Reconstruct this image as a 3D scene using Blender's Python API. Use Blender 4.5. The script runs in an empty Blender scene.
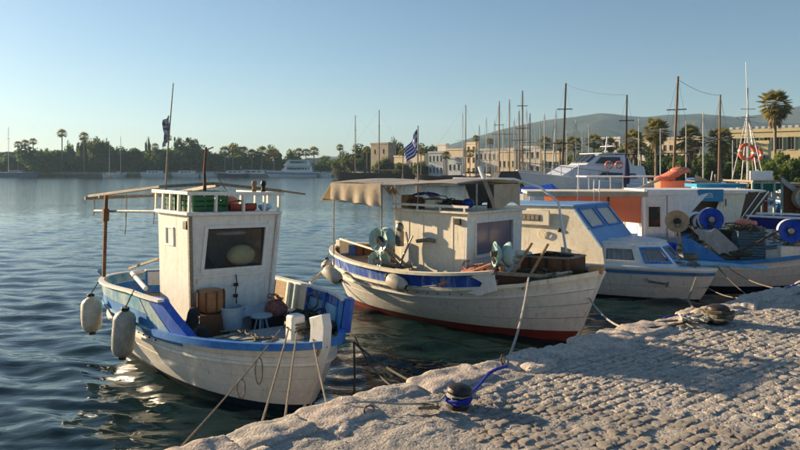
import bpy, bmesh, math, random
import numpy as np
from mathutils import Vector, Matrix, noise
R = math.radians
S = bpy.context.scene
COL = S.collection

# ------------------------------------------------------------------ camera
FPX, HCAM, HY = 650.0, 2.6, 170.0
cd = bpy.data.cameras.new('camera'); cam = bpy.data.objects.new('camera', cd); COL.objects.link(cam)
cam.location = (0, 0, HCAM); cam.rotation_euler = (R(90), 0, 0)
cd.sensor_width = 36; cd.lens = 36 * FPX / 800; cd.shift_y = -(225 - HY) / 800
cd.clip_start = .05; cd.clip_end = 9000
S.camera = cam
# ------------------------------------------------------------------ sky and sun
SUN_EL, SUN_AZ = R(14.2), math.atan2(-.878, .478)        # azimuth clockwise from +Y
sdir = Vector((math.sin(SUN_AZ) * math.cos(SUN_EL), math.cos(SUN_AZ) * math.cos(SUN_EL), math.sin(SUN_EL)))
W = bpy.data.worlds.new('World'); S.world = W; W.use_nodes = True
nt = W.node_tree; nt.nodes.clear()
sky = nt.nodes.new('ShaderNodeTexSky'); sky.sky_type = 'NISHITA'; sky.sun_disc = False
sky.sun_elevation = SUN_EL; sky.sun_rotation = SUN_AZ
sky.air_density = 1.0; sky.dust_density = .5; sky.ozone_density = 4.0; sky.altitude = 0
bg = nt.nodes.new('ShaderNodeBackground'); bg.inputs[1].default_value = .050
wo = nt.nodes.new('ShaderNodeOutputWorld')
tint = nt.nodes.new('ShaderNodeMix'); tint.data_type = 'RGBA'; tint.blend_type = 'MULTIPLY'; tint.inputs[0].default_value = 1; tint.inputs[7].default_value = (.72, .70, .66, 1)
nt.links.new(sky.outputs[0], tint.inputs[6]); nt.links.new(tint.outputs[2], bg.inputs[0]); nt.links.new(bg.outputs[0], wo.inputs[0])
ld = bpy.data.lights.new('sun', 'SUN'); ld.energy = 3.25; ld.angle = R(.5); ld.color = (1, .77, .50)
sun = bpy.data.objects.new('sun', ld); COL.objects.link(sun); sun.location = (-40, 15, 40)
sun.rotation_euler = sdir.to_track_quat('Z', 'Y').to_euler()
S.view_settings.view_transform = 'Standard'; S.view_settings.look = 'None'
S.view_settings.exposure = 2.0; S.view_settings.gamma = 1; S.view_settings.use_curve_mapping = False
S.cycles.max_bounces = 6; S.cycles.diffuse_bounces = 4; S.cycles.glossy_bounces = 4
S.cycles.transmission_bounces = 6; S.cycles.transparent_max_bounces = 8; S.cycles.volume_bounces = 0
S.cycles.caustics_reflective = False; S.cycles.caustics_refractive = False

# ------------------------------------------------------------------ materials
MAT = {}
def nodes_of(name):
    m = bpy.data.materials.new(name); m.use_nodes = True
    t = m.node_tree; b = t.nodes['Principled BSDF']
    return m, t, b
def mat(name, col, col2=None, rough=.65, scale=6., lo=.4, hi=.65, bump=.15, bscale=40., metal=0., spec=.4, stretch=(1, 1, 1), dirt=0., dirtcol=(.12, .09, .06), spk=(.92, 1.07), bd=.02, rust=0.):
    """base colour broken up by two noises, worn patches, streaks and fine relief"""
    m, t, b = nodes_of(name); L = t.links; N = t.nodes
    tc = N.new('ShaderNodeTexCoord'); mp = N.new('ShaderNodeMapping'); mp.inputs[3].default_value = stretch
    L.new(tc.outputs['Object'], mp.inputs[0])
    oi = N.new('ShaderNodeObjectInfo')
    n1 = N.new('ShaderNodeTexNoise'); n1.inputs['Scale'].default_value = scale; n1.inputs['Detail'].default_value = 8; n1.inputs['Roughness'].default_value = .65
    L.new(mp.outputs[0], n1.inputs[0])
    r1 = N.new('ShaderNodeMapRange'); r1.inputs[1].default_value = lo; r1.inputs[2].default_value = hi; L.new(n1.outputs[0], r1.inputs[0])
    mx = N.new('ShaderNodeMix'); mx.data_type = 'RGBA'; L.new(r1.outputs[0], mx.inputs[0])
    mx.inputs[6].default_value = (*col, 1); mx.inputs[7].default_value = (*(col2 or tuple(c * .75 for c in col)), 1)
    out = mx.outputs[2]
    n3 = N.new('ShaderNodeTexNoise'); n3.inputs['Scale'].default_value = scale * 5; n3.inputs['Detail'].default_value = 4
    L.new(mp.outputs[0], n3.inputs[0])
    r3 = N.new('ShaderNodeMapRange'); r3.inputs[1].default_value = .3; r3.inputs[2].default_value = .7; r3.inputs[3].default_value = spk[0]; r3.inputs[4].default_value = spk[1]; L.new(n3.outputs[0], r3.inputs[0])
    hs = N.new('ShaderNodeHueSaturation'); L.new(r3.outputs[0], hs.inputs['Value']); L.new(out, hs.inputs['Color']); out = hs.outputs[0]
    if dirt > 0:
        mp2 = N.new('ShaderNodeMapping'); mp2.inputs[3].default_value = (1, 1, .18); L.new(tc.outputs['Object'], mp2.inputs[0])
        n2 = N.new('ShaderNodeTexNoise'); n2.inputs['Scale'].default_value = 9; n2.inputs['Detail'].default_value = 9; n2.inputs['Roughness'].default_value = .7
        L.new(mp2.outputs[0], n2.inputs[0])
        r2 = N.new('ShaderNodeMapRange'); r2.inputs[1].default_value = .53; r2.inputs[2].default_value = .72; r2.inputs[4].default_value = dirt; L.new(n2.outputs[0], r2.inputs[0])
        m2 = N.new('ShaderNodeMix'); m2.data_type = 'RGBA'; L.new(r2.outputs[0], m2.inputs[0]); L.new(out, m2.inputs[6]); m2.inputs[7].default_value = (*dirtcol, 1); out = m2.outputs[2]
    if rust > 0:
        mp3 = N.new('ShaderNodeMapping'); mp3.inputs[3].default_value = (1, 1, .10); L.new(tc.outputs['Object'], mp3.inputs[0])
        n5 = N.new('ShaderNodeTexNoise'); n5.inputs['Scale'].default_value = 16; n5.inputs['Detail'].default_value = 5; n5.inputs['Roughness'].default_value = .6; L.new(mp3.outputs[0], n5.inputs[0])
        r5 = N.new('ShaderNodeMapRange'); r5.inputs[1].default_value = .63; r5.inputs[2].default_value = .74; r5.inputs[4].default_value = rust; L.new(n5.outputs[0], r5.inputs[0])
        m5 = N.new('ShaderNodeMix'); m5.data_type = 'RGBA'; L.new(r5.outputs[0], m5.inputs[0]); L.new(out, m5.inputs[6]); m5.inputs[7].default_value = (.25, .10, .04, 1); out = m5.outputs[2]
    L.new(out, b.inputs['Base Color'])
    b.inputs['Roughness'].default_value = rough; b.inputs['Metallic'].default_value = metal; b.inputs['Specular IOR Level'].default_value = spec
    if bump:
        nb = N.new('ShaderNodeTexNoise'); nb.inputs['Scale'].default_value = bscale; nb.inputs['Detail'].default_value = 5; L.new(mp.outputs[0], nb.inputs[0])
        bp = N.new('ShaderNodeBump'); bp.inputs['Strength'].default_value = bump; bp.inputs['Distance'].default_value = bd
        L.new(nb.outputs[0], bp.inputs['Height']); L.new(bp.outputs[0], b.inputs['Normal'])
    MAT[name] = m; return m
def wood(name, col, col2, rough=.7, scale=(1, 14, 14), bump=.3):
    return mat(name, col, col2, rough, 4, .35, .7, bump, 12, 0, .3, scale, .35, (.05, .035, .02))
WHITE = mat('old white paint', (.80, .76, .68), (.73, .68, .59), .5, 3, .45, .8, .12, 25, dirt=.30, dirtcol=(.30, .22, .14), rust=.75)
WHITE2 = mat('clean white paint', (.82, .81, .78), (.72, .71, .67), .4, 2, .4, .8, .06, 20, dirt=.25, dirtcol=(.28, .22, .15))
CREAM = mat('cream paint', (.82, .74, .58), (.75, .66, .49), .55, 3, .4, .75, .1, 25, dirt=.4, dirtcol=(.26, .17, .08), rust=.6)
HULLW = mat('hull white gloss', (.80, .77, .70), (.74, .70, .62), .3, 3, .4, .8, .06, 18, dirt=.35, dirtcol=(.22, .17, .10), rust=.6)
BLUE = mat('bright blue paint', (.008, .085, .50), (.02, .14, .50), .5, 6, .4, .7, .15, 30, dirt=.5, dirtcol=(.22, .34, .55))
DBLUE = mat('worn deep blue paint', (.01, .05, .34), (.03, .13, .42), .6, 5, .4, .6, .2, 30, dirt=.85, dirtcol=(.42, .48, .56))
GUNB = mat('gunwale blue paint', (.02, .15, .50), (.05, .24, .55), .45, 6, .4, .7, .12, 30, dirt=.3, dirtcol=(.4, .45, .5))
SCRB = mat('sun bleached blue', (.16, .33, .60), (.24, .41, .62), .5, 4, .4, .7, .1, 25, dirt=.3, dirtcol=(.4, .45, .5))
MBLUE = mat('mid blue paint', (.05, .20, .52), (.08, .26, .55), .5, 4, .4, .7, .1, 25, dirt=.25, dirtcol=(.4, .45, .5))
TEAL = mat('weathered turquoise paint', (.05, .25, .38), (.42, .52, .52), .6, 2.2, .42, .62, .2, 20, dirt=.6, dirtcol=(.55, .55, .48))
LTEAL = mat('pale worn blue paint', (.24, .50, .68), (.10, .36, .58), .6, 3, .4, .7, .15, 24, dirt=.4, dirtcol=(.5, .5, .45))
PANB = mat('peeling cobalt paint', (.03, .22, .52), (.02, .14, .40), .6, 5, .4, .7, .15, 30, dirt=.3, dirtcol=(.35, .4, .4))
GREENT = mat('dark teal tarpaulin', (.005, .10, .10), (.01, .06, .07), .6)
NAVY = mat('navy antifouling', (.006, .012, .035), (.01, .03, .05), .45, dirt=.4, dirtcol=(.05, .07, .04))
RED = mat('red antifouling', (.30, .045, .03), (.20, .03, .025), .55, 5, dirt=.4, dirtcol=(.10, .06, .04))
BLACKH = mat('black hull paint', (.012, .012, .014), (.03, .03, .03), .35)
WOODR = wood('varnished brown wood', (.20, .085, .035), (.11, .045, .02), .5)
WOODD = wood('dark wet wood', (.07, .04, .025), (.035, .02, .015))
WOODT = wood('tan weathered wood', (.42, .28, .15), (.24, .15, .08))
WOODG = wood('grey bleached wood', (.38, .31, .23), (.16, .12, .08))
ORANGEW = wood('orange painted pole', (.60, .30, .14), (.42, .2, .1))
RUST = mat('rusty steel', (.16, .07, .035), (.06, .035, .025), .85, 14, bump=.3)
STEEL = mat('grey steel', (.30, .30, .29), (.17, .15, .13), .4, 9, metal=.7, bump=.1)
IRON = mat('dark cast iron', (.025, .022, .02), (.06, .04, .03), .5, 9, metal=.3, bump=.3, bscale=25)
BLACK = mat('black rubber', (.012, .012, .012), (.03, .03, .028), .6)
DARKCLOTH = mat('dark tarpaulin', (.022, .024, .022), (.05, .05, .045), .75, 5, bump=.5, bscale=14)
FENDER = mat('grubby fender vinyl', (.60, .53, .40), (.42, .35, .25), .45, 4, dirt=.6, dirtcol=(.16, .14, .07))
FGREY = mat('grey fender vinyl', (.40, .40, .36), (.26, .26, .23), .5, 4, dirt=.6, dirtcol=(.12, .13, .09))
CANVAS = mat('cream canvas', (.66, .56, .42), (.54, .44, .31), .85, 5, bump=.35, bscale=9, dirt=.3)
CANVASG = mat('grey canvas', (.36, .34, .31), (.26, .25, .23), .85, 5, bump=.3, bscale=9, dirt=.3)
ORANGE = mat('orange tarpaulin', (.86, .42, .27), (.80, .34, .20), .6, 4, bump=.5, bscale=5)
REDO = mat('red orange vinyl', (.78, .24, .15), (.66, .18, .10), .45, 5, bump=.2)
PINK = mat('faded pink net', (.50, .20, .15), (.30, .10, .08), .9, 25, bump=.8, bscale=60)
NET = mat('dark green net', (.03, .05, .04), (.08, .08, .05), .95, 30, bump=1., bscale=70)
GREENP = mat('green plastic', (.005, .12, .035), (.01, .08, .03), .4, 14, bump=.1)
BUCKET = mat('pale bucket plastic', (.45, .52, .56), (.36, .43, .47), .4, 4, dirt=.3)
AMBER = mat('amber jerrycan plastic', (.45, .20, .07), (.28, .11, .04), .4, 5, dirt=.4)
TURQ = mat('turquoise winch paint', (.34, .56, .53), (.52, .58, .50), .45, 8, dirt=.5, dirtcol=(.25, .15, .08))
ROYAL = mat('royal blue winch paint', (.004, .05, .46), (.01, .09, .50), .35, 8, dirt=.15, dirtcol=(.3, .35, .4))
WTAN = mat('tan winch disc', (.62, .42, .24), (.50, .32, .17), .6, 8)
ROPE = mat('hemp rope', (.30, .25, .18), (.17, .14, .10), .9, 30, bump=1., bscale=120)
ROPEW = mat('pale rope', (.55, .52, .46), (.38, .35, .30), .9, 30, bump=1., bscale=120)
ROPEB = mat('blue rope', (.004, .02, .42), (.01, .04, .36), .6, 30, bump=1., bscale=120)
ROPED = mat('dark wet rope', (.05, .045, .035), (.10, .09, .06), .9, 30)
LIFE = mat('orange lifebuoy', (.75, .16, .07), (.6, .12, .06), .5)
MASTW = wood('varnished mast', (.24, .15, .09), (.15, .09, .05))
MASTA = mat('pale aluminium mast', (.55, .54, .50), (.42, .40, .36), .4, 8, metal=.3)
DECK = mat('worn deck paint', (.20, .27, .32), (.36, .37, .34), .7, 5, .35, .65, bump=.25, dirt=.5)
DECKB = mat('brown deck', (.26, .15, .09), (.16, .09, .06), .7, 5, dirt=.4)
MESH = mat('grey blue crate plastic', (.08, .15, .19), (.05, .10, .13), .7, 20, bump=.8, bscale=60)
def translucent(m, k, col):
    t = m.node_tree; b = t.nodes['Principled BSDF']; o = [n for n in t.nodes if n.type == 'OUTPUT_MATERIAL'][0]
    tr = t.nodes.new('ShaderNodeBsdfTranslucent'); tr.inputs[0].default_value = (*col, 1); mx = t.nodes.new('ShaderNodeMixShader'); mx.inputs[0].default_value = k
    t.links.new(b.outputs[0], mx.inputs[1]); t.links.new(tr.outputs[0], mx.inputs[2]); t.links.new(mx.outputs[0], o.inputs[0])
translucent(ORANGE, .55, (.9, .48, .3)); translucent(CANVAS, .3, (.7, .6, .45))
def glass(name, col, rough=.04, alpha=1.):
    m, t, b = nodes_of(name); b.inputs['Base Color'].default_value = (*col, 1); b.inputs['Roughness'].default_value = rough
    b.inputs['Specular IOR Level'].default_value = .6; b.inputs['Alpha'].default_value = alpha
    return m
GLASSD = glass('dark window glass', (.012, .014, .016))
GLASSC = glass('clear old glass', (.05, .055, .06), .06, .24)
GLASSP = glass('hazy plexiglass', (.58, .57, .50), .2, .7)
GLASSV = glass('violet tinted glass', (.16, .135, .18), .10)

# ------------------------------------------------------------------ mesh builder
class MB:
    def __init__(s): s.v = []; s.f = []
    def add(s, vs, fs):
        o = len(s.v); s.v += [tuple(p) for p in vs]; s.f += [tuple(i + o for i in q) for q in fs]; return s
    def hexa(s, b, t):
        return s.add(list(b) + list(t), [(3, 2, 1, 0), (4, 5, 6, 7), (0, 1, 5, 4), (1, 2, 6, 5), (2, 3, 7, 6), (3, 0, 4, 7)])
    def box(s, x0, x1, y0, y1, z0, z1):
        return s.hexa([(x0, y0, z0), (x1, y0, z0), (x1, y1, z0), (x0, y1, z0)], [(x0, y0, z1), (x1, y0, z1), (x1, y1, z1), (x0, y1, z1)])
    def beam(s, p0, p1, w, h, up=(0, 0, 1)):
        p0, p1 = Vector(p0), Vector(p1); d = (p1 - p0).normalized(); u = Vector(up)
        if abs(d.dot(u)) > .95: u = Vector((1, 0, 0))
        r = d.cross(u).normalized(); u = r.cross(d)
        q = lambda p: [p - r * w / 2 - u * h / 2, p + r * w / 2 - u * h / 2, p + r * w / 2 + u * h / 2, p - r * w / 2 + u * h / 2]
        return s.hexa(q(p0), q(p1))
    def tube(s, pts, r, n=8, r2=None, closed=False):
        pts = [Vector(p) for p in pts]; m = len(pts); V = []; F = []
        up = Vector((.13, .31, .94)); 
        for i, p in enumerate(pts):
            a = pts[(i - 1) % m] if (closed or i > 0) else p; c = pts[(i + 1) % m] if (closed or i < m - 1) else p
            d = (c - a).normalized()
            x = d.cross(up)
            if x.length < 1e-3: x = d.cross(Vector((1, 0, 0)))
            x.normalize(); y = x.cross(d)
            rr = r if r2 is None else r + (r2 - r) * i / (m - 1)
            V += [p + (x * math.cos(2 * math.pi * k / n) + y * math.sin(2 * math.pi * k / n)) * rr for k in range(n)]
        for i in range(m if closed else m - 1):
            for k in range(n):
                j = (i + 1) % m
                F.append((i * n + k, i * n + (k + 1) % n, j * n + (k + 1) % n, j * n + k))
        if not closed: F.append(tuple(range(n))[::-1]); F.append(tuple((m - 1) * n + k for k in range(n)))
        return s.add(V, F)
    def lathe(s, prof, o, ax, n=24):
        """prof: list of (radius, distance along axis); closed where radius is 0"""
        o = Vector(o); ax = Vector(ax).normalized(); x = ax.orthogonal().normalized(); y = ax.cross(x)
        V = []; F = []
        for (r, t) in prof:
            V += [o + ax * t + (x * math.cos(2 * math.pi * k / n) + y * math.sin(2 * math.pi * k / n)) * max(r, 1e-4) for k in range(n)]
        for i in range(len(prof) - 1):
            for k in range(n): F.append((i * n + k, i * n + (k + 1) % n, (i + 1) * n + (k + 1) % n, (i + 1) * n + k))
        if prof[0][0] <= 1e-4: F.append(tuple(range(n))[::-1])
        if prof[-1][0] <= 1e-4: F.append(tuple((len(prof) - 1) * n + k for k in range(n)))
        return s.add(V, F)
    def slab(s, fn, nu, nv, th):
        """closed sheet with thickness: fn(u, v) -> point, u and v in 0..1"""
        P = [[Vector(fn(i / nu, j / nv)) for j in range(nv + 1)] for i in range(nu + 1)]
        V = []; B = []
        for i in range(nu + 1):
            for j in range(nv + 1):
                a = P[min(i + 1, nu)][j] - P[max(i - 1, 0)][j]; b = P[i][min(j + 1, nv)] - P[i][max(j - 1, 0)]
                nn = a.cross(b); nn = nn.normalized() if nn.length > 1e-9 else Vector((0, 0, 1))
                V.append(P[i][j]); B.append(P[i][j] - nn * th)
        k = len(V); F = []; id = lambda i, j: i * (nv + 1) + j
        for i in range(nu):
            for j in range(nv):
                q = (id(i, j), id(i + 1, j), id(i + 1, j + 1), id(i, j + 1)); F.append(q); F.append(tuple(x + k for x in q[::-1]))
        for i in range(nu):
            for j in (0, nv):
                a, b = id(i, j), id(i + 1, j); F.append((a, b, b + k, a + k) if j else (b, a, a + k, b + k))
        for j in range(nv):
            for i in (0, nu):
                a, b = id(i, j), id(i, j + 1); F.append((b, a, a + k, b + k) if i else (a, b, b + k, a + k))
        return s.add(V + B, F)
    def ball(s, c, r, nu=14, nv=9, fn=None):
        V = []; F = []
        for j in range(nv + 1):
            t = math.pi * j / nv
            for i in range(nu):
                a = 2 * math.pi * i / nu
                d = Vector((math.sin(t) * math.cos(a), math.sin(t) * math.sin(a), math.cos(t)))
                q = Vector((c[0] + r[0] * d.x, c[1] + r[1] * d.y, c[2] + r[2] * d.z))
                V.append(fn(q) if fn else q)
        for j in range(nv):
            for i in range(nu): F.append((j * nu + i, (j + 1) * nu + i, (j + 1) * nu + (i + 1) % nu, j * nu + (i + 1) % nu))
        return s.add(V, F)
    def plate(s, pts, d):
        n = len(pts); d = Vector(d); V = [Vector(p) for p in pts] + [Vector(p) + d for p in pts]
        F = [tuple(range(n)), tuple(range(n, 2 * n))[::-1]] + [(i, (i + 1) % n, (i + 1) % n + n, i + n) for i in range(n)]
        return s.add(V, F)
    def mesh(s, name, m, smooth=True, recalc=True, ang=38):
        me = bpy.data.meshes.new(name); me.from_pydata(s.v, [], s.f)
        if recalc:
            bm = bmesh.new(); bm.from_mesh(me); bmesh.ops.remove_doubles(bm, verts=bm.verts, dist=1e-5); bmesh.ops.recalc_face_normals(bm, faces=bm.faces); bm.to_mesh(me); bm.free()
        if smooth:
            me.polygons.foreach_set('use_smooth', [True] * len(me.polygons)); me.set_sharp_from_angle(angle=R(ang))
        me.materials.append(m); me.update(); return me
    def build(s, name, m, parent=None, smooth=True, bevel=0., recalc=True, label=None):
        o = bpy.data.objects.new(name, s.mesh(name, m, smooth, recalc)); COL.objects.link(o)
        if parent is not None: o.parent = parent
        if bevel:
            b = o.modifiers.new('bevel', 'BEVEL'); b.width = bevel; b.segments = 2; b.limit_method = 'ANGLE'
        if label: o['label'] = label
        return o
    def thing(s, name, m, label, cat, M=None, group=None, smooth=True, bevel=0., recalc=True, kind=None):
        """top-level single mesh: points are moved by M, the origin goes to the base"""
        V = [Vector(p) for p in s.v]
        if M is not None: V = [M @ p for p in V]
        c = Vector((sum(p.x for p in V) / len(V), sum(p.y for p in V) / len(V), min(p.z for p in V)))
        s.v = [tuple(p - c) for p in V]
        o = s.build(name, m, None, smooth, bevel, recalc); o.location = c
        return tag(o, label, cat, group, kind)
def tag(o, label=None, cat=None, group=None, kind=None):
    for k, x in (('label', label), ('category', cat), ('group', group), ('kind', kind)):
        if x: o[k] = x
    return o
def empty(name, loc, rz=0., label=None, cat=None, group=None, roll=0.):
    o = bpy.data.objects.new(name, None); COL.objects.link(o); o.location = loc; o.rotation_euler = (roll, 0, rz); o.empty_display_size = .1
    return tag(o, label, cat, group)
def struct(mb, name, m, **k):
    o = mb.build(name, m, **k); o['kind'] = 'structure'; return o
def copy_tree(o, parent=None):
    c = o.copy(); COL.objects.link(c); c.parent = parent
    for ch in list(o.children): copy_tree(ch, c)
    return c
def frame(o): return Matrix.LocRotScale(o.location, o.rotation_euler, (1, 1, 1))
def at(px, py, D): return Vector(((px - 400) / FPX * D, D, HCAM - (py - HY) / FPX * D))
def sagline(p0, p1, sag, n=14):
    p0, p1 = Vector(p0), Vector(p1)
    return [p0.lerp(p1, i / n) - Vector((0, 0, 4 * sag * (i / n) * (1 - i / n))) for i in range(n + 1)]
def rope(pts, r, m, label, name='mooring_rope', cat='rope', M=None, group=None):
    return MB().tube(pts, r, 6).thing(name, m, label, cat, M, group)

# ------------------------------------------------------------------ hull
class Hull:
    """double ended or transom hull; s runs stern to bow, h: -1 keel, 0 waterline, 1 sheer, 2 top of bulwark"""
    def __init__(s, ub, ut, wb, wt, B, BW, zs, draft=.35, sm=.5, n1=(3., .55), n2=(2.3, .62), bw=None, bh=lambda t: .3, tr=0., flare=.04):
        s.ub, s.ut, s.wb, s.wt = ub, ut, wb, wt   # stern u at waterline / sheer, bow u at waterline / sheer
        s.B, s.BW, s.zs, s.draft, s.sm, s.n1, s.n2, s.bh, s.tr, s.flare = B, BW, zs, draft, sm, n1, n2, bh, tr, flare
    def half(s, t, B):
        if t < s.sm:
            x = (s.sm - t) / s.sm; f = max(0, 1 - x ** s.n1[0]) ** s.n1[1]; f = s.tr + (1 - s.tr) * f
        else:
            x = (t - s.sm) / (1 - s.sm); f = max(0, 1 - x ** s.n2[0]) ** s.n2[1]
        return B * f
    def P(s, t, h, side, off=0.):
        hh = min(max(h, 0), 1); e = max(h - 1, 0)
        u0 = s.ub + (s.ut - s.ub) * hh - .04 * e; u1 = s.wb + (s.wt - s.wb) * (hh ** .8) + (.10 * h if h < 0 else 0) + .05 * e
        u = u0 + (u1 - u0) * t
        if h >= 0:
            p = hh ** .75; y = s.half(t, s.BW) * (1 - p) + s.half(t, s.B) * p + s.flare * e * min(1, 4 * t * (1 - t) + .2)
            z = s.zs(t) * hh + s.bh(t) * e
        else:
            y = s.half(t, s.BW) * max(0, 1 + h) ** .55; z = h * s.draft
        y = max(0, y + off * min(1, y * 8))
        if t < .5 and off: u -= off * max(0, 1 - y / max(s.B * .9, .01)) * .7
        return (u, side * y, z)
    def band(s, h0, h1, t0=0., t1=1., off=0., th=.03, n=30, m=3, side=None, name='hull_plank', mt=None, root=None, h1b=None, label=None):
        c = lambda x: t0 + (t1 - t0) * (.5 - .5 * math.cos(math.pi * x)) if (t0 == 0 and t1 == 1) else t0 + (t1 - t0) * x
        o = None
        for sd in ((-1, 1) if side is None else (side,)):
            b = MB()
            fn = lambda a, q, sd=sd: s.P(c(a), h0 + ((h1 if h1b is None else h1 + (h1b - h1) * a) - h0) * q, sd, off)
            b.slab(fn if sd < 0 else (lambda a, q: fn(1 - a, q)), n, m, th)
            o = b.build(name, mt, root, label=label)
        return o
    def rail(s, h, w, hh, t0=0., t1=1., off=0., n=40, side=None, name='gunwale', mt=None, root=None, h1=None, label=None, dz=0.):
        for sd in ((-1, 1) if side is None else (side,)):
            V = []; F = []
            for i in range(n + 1):
                x = i / n; t = t0 + (t1 - t0) * x
                if t0 == 0 and t1 == 1: t = .5 - .5 * math.cos(math.pi * x)
                h_ = h if h1 is None else h + (h1 - h) * x
                a = Vector(s.P(t, h_, sd, off + w / 2)); b = Vector(s.P(t, h_, sd, off - w / 2)); z = (a.z + b.z) / 2 + dz
                V += [(a.x, a.y, z - hh / 2), (a.x, a.y, z + hh / 2), (b.x, b.y, z + hh / 2), (b.x, b.y, z - hh / 2)]
            for i in range(n):
                for k in range(4): F.append((i * 4 + k, i * 4 + (k + 1) % 4, (i + 1) * 4 + (k + 1) % 4, (i + 1) * 4 + k))
            F.append((3, 2, 1, 0)); F.append(tuple(n * 4 + k for k in range(4)))
            MB().add(V, F).build(name, mt, root, label=label)
    def deck(s, h, mt, root, t0=.0, t1=1., dz=0., name='deck', n=24, camber=.02, planks=0):
        b = MB(); c = lambda x: t0 + (t1 - t0) * x
        def fn(a, q):
            t = c(a); A = Vector(s.P(t, h, -1, -.035)); B = Vector(s.P(t, h, 1, -.035)); p = A.lerp(B, q)
            return (p.x, p.y, p.z + dz + camber * 4 * q * (1 - q))
        b.slab(fn, n, 6, .03); return b.build(name, mt, root)
    def bottom(s, mt, root, h=0.05, name='boat_bottom'):
        for sd in (-1, 1): s.band(-1, h, off=-.004, th=.02, side=sd, name=name, mt=mt, root=root, m=5)
    def transom(s, mt, root, h1=1., name='transom'):
        b = MB(); 
        def fn(a, q):
            h = -1 + (h1 + 1) * q; A = Vector(s.P(0, h, -1)); B = Vector(s.P(0, h, 1)); p = A.lerp(B, a); return p
        b.slab(fn, 6, 8, -.04); b.build(name, mt, root)
def stem(root, mt, pts, w=.09, d=.12, name='stem_post'):
    b = MB(); 
    P = [Vector(p) for p in pts]; V = []; F = []
    for i, p in enumerate(P):
        a = P[max(i - 1, 0)]; c = P[min(i + 1, len(P) - 1)]; t = (c - a).normalized(); nx = Vector((t.z, 0, -t.x))
        if nx.x < 0 and pts[0][0] > 0: nx = -nx
        V += [p + Vector((0, -w / 2, 0)) - nx * d, p + Vector((0, w / 2, 0)) - nx * d, p + Vector((0, w * .3, 0)) + nx * .03, p + Vector((0, -w * .3, 0)) + nx * .03]
    for i in range(len(P) - 1):
        for k in range(4): F.append((i * 4 + k, i * 4 + (k + 1) % 4, (i + 1) * 4 + (k + 1) % 4, (i + 1) * 4 + k))
    F.append((3, 2, 1, 0)); F.append(tuple((len(P) - 1) * 4 + k for k in range(4)))
    b.add(V, F); return b.build(name, mt, root, bevel=.008)
def wall_holes(root, name, mt, x_fn, y0, y1, z0, z1, hole, th=.04, label=None):
    """a plane wall in (y, z) at x = x_fn(z) with one rectangular opening: four frame pieces in one mesh"""
    a0, a1, b0, b1 = hole; b = MB()
    q = lambda y, z: Vector((x_fn(z), y, z))
    ycl = lambda y, z: y
    for (p, r, c, d) in ((y0, y1, z0, b0), (y0, y1, b1, z1), (y0, a0, b0, b1), (a1, y1, b0, b1)):
        b.plate([q(p, c), q(r, c), q(r, d), q(p, d)], (-th, 0, 0))
    return b.build(name, mt, root, label=label)
def hauler(root, c, ax, r, m_wheel, m_hub, name='net_winch', foot=None, label=None, second=None):
    """net hauler: two flared cheeks round a hub, on a bracket"""
    c = Vector(c); ax = Vector(ax).normalized()
    e = MB().lathe([(0, -.02), (r * .25, -.02), (r * .3, .10), (r * .22, .16), (r * .22, .2), (0, .2)], c, ax, 16).build(name, m_hub, root, label=label)
    MB().lathe([(r * .3, .035), (r * .55, .01), (r * .85, -.035), (r, -.075), (r, -.095), (r * .93, -.095), (r * .8, -.055), (r * .5, -.012), (r * .28, 0)], c, ax, 32).build('wheel', m_wheel, e)
    MB().lathe([(r * .3, .02), (r * .55, .06), (r * .9, .12), (r * .97, .125), (r * .97, .14), (r * .6, .1), (r * .25, .07)], c, ax, 32).build('wheel', second or m_wheel, e)
    yv = ax.orthogonal().normalized(); zv = ax.cross(yv)
    for k in range(6):
        a_ = k * math.pi / 3 + .3; dv = yv * math.cos(a_) + zv * math.sin(a_)
        MB().beam(c + ax * .075 + dv * r * .3, c + ax * .135 + dv * r * .86, .018, .022, tuple(ax)).build('rib', second or m_wheel, e)
    MB().lathe([(0, -.05), (r * .12, -.05), (r * .13, -.01), (r * .13, 0), (0, 0)], c, ax, 12).build('hub_cap', RUST, e)
    if foot is not None:
        b = MB(); q = c + ax * .18; f = Vector(foot)
        b.beam(q + Vector((0, 0, .03)), f + Vector((.08, 0, 0)), .05, .05); b.beam(q, f - Vector((.1, 0, 0)), .045, .045)
        b.box(f.x - .14, f.x + .14, f.y - .07, f.y + .07, f.z - .02, f.z + .02)
        b.build('bracket', STEEL, e)
    return e
def fender(M, p, length, r, lean, m, label, group=None, top=None):
    """long fender hung by a lanyard; p is its top eye, lean the direction it hangs"""
    p = Vector(p); d = Vector(lean).normalized()
    root = empty('fender', M @ (p + d * length), 0, label, 'fender', group)
    T = Matrix.Translation(-root.location) @ M
    prof = [(0, 0), (r * .25, .0), (r * .3, .04), (r * .5, .06), (r * .8, .09), (r * .97, .14), (r * 1.01, length * .5), (r * .97, length - .14), (r * .8, length - .08), (r * .5, length - .045), (r * .3, length - .03), (r * .25, length), (0, length)]
    b = MB().lathe(prof, p, d, 20); b.v = [tuple(T @ Vector(q)) for q in b.v]; b.build('body', m, root)
    for o_ in (0, length - .045):
        b = MB().lathe([(r * .3, o_), (r * .36, o_ + .01), (r * .36, o_ + .035), (r * .3, o_ + .045)], p, d, 12)
        b.v = [tuple(T @ Vector(q)) for q in b.v]; b.build('end_collar', BLACK, root)
    if top is not None:
        b = MB().tube([p + Vector((0, 0, -.01)), p.lerp(Vector(top), .5), Vector(top)], .008, 6); b.v = [tuple(T @ Vector(q)) for q in b.v]; b.build('lanyard', ROPE, root)
    return root
# ================================================================== THE SETTING
rnd = random.Random(7)
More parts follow.
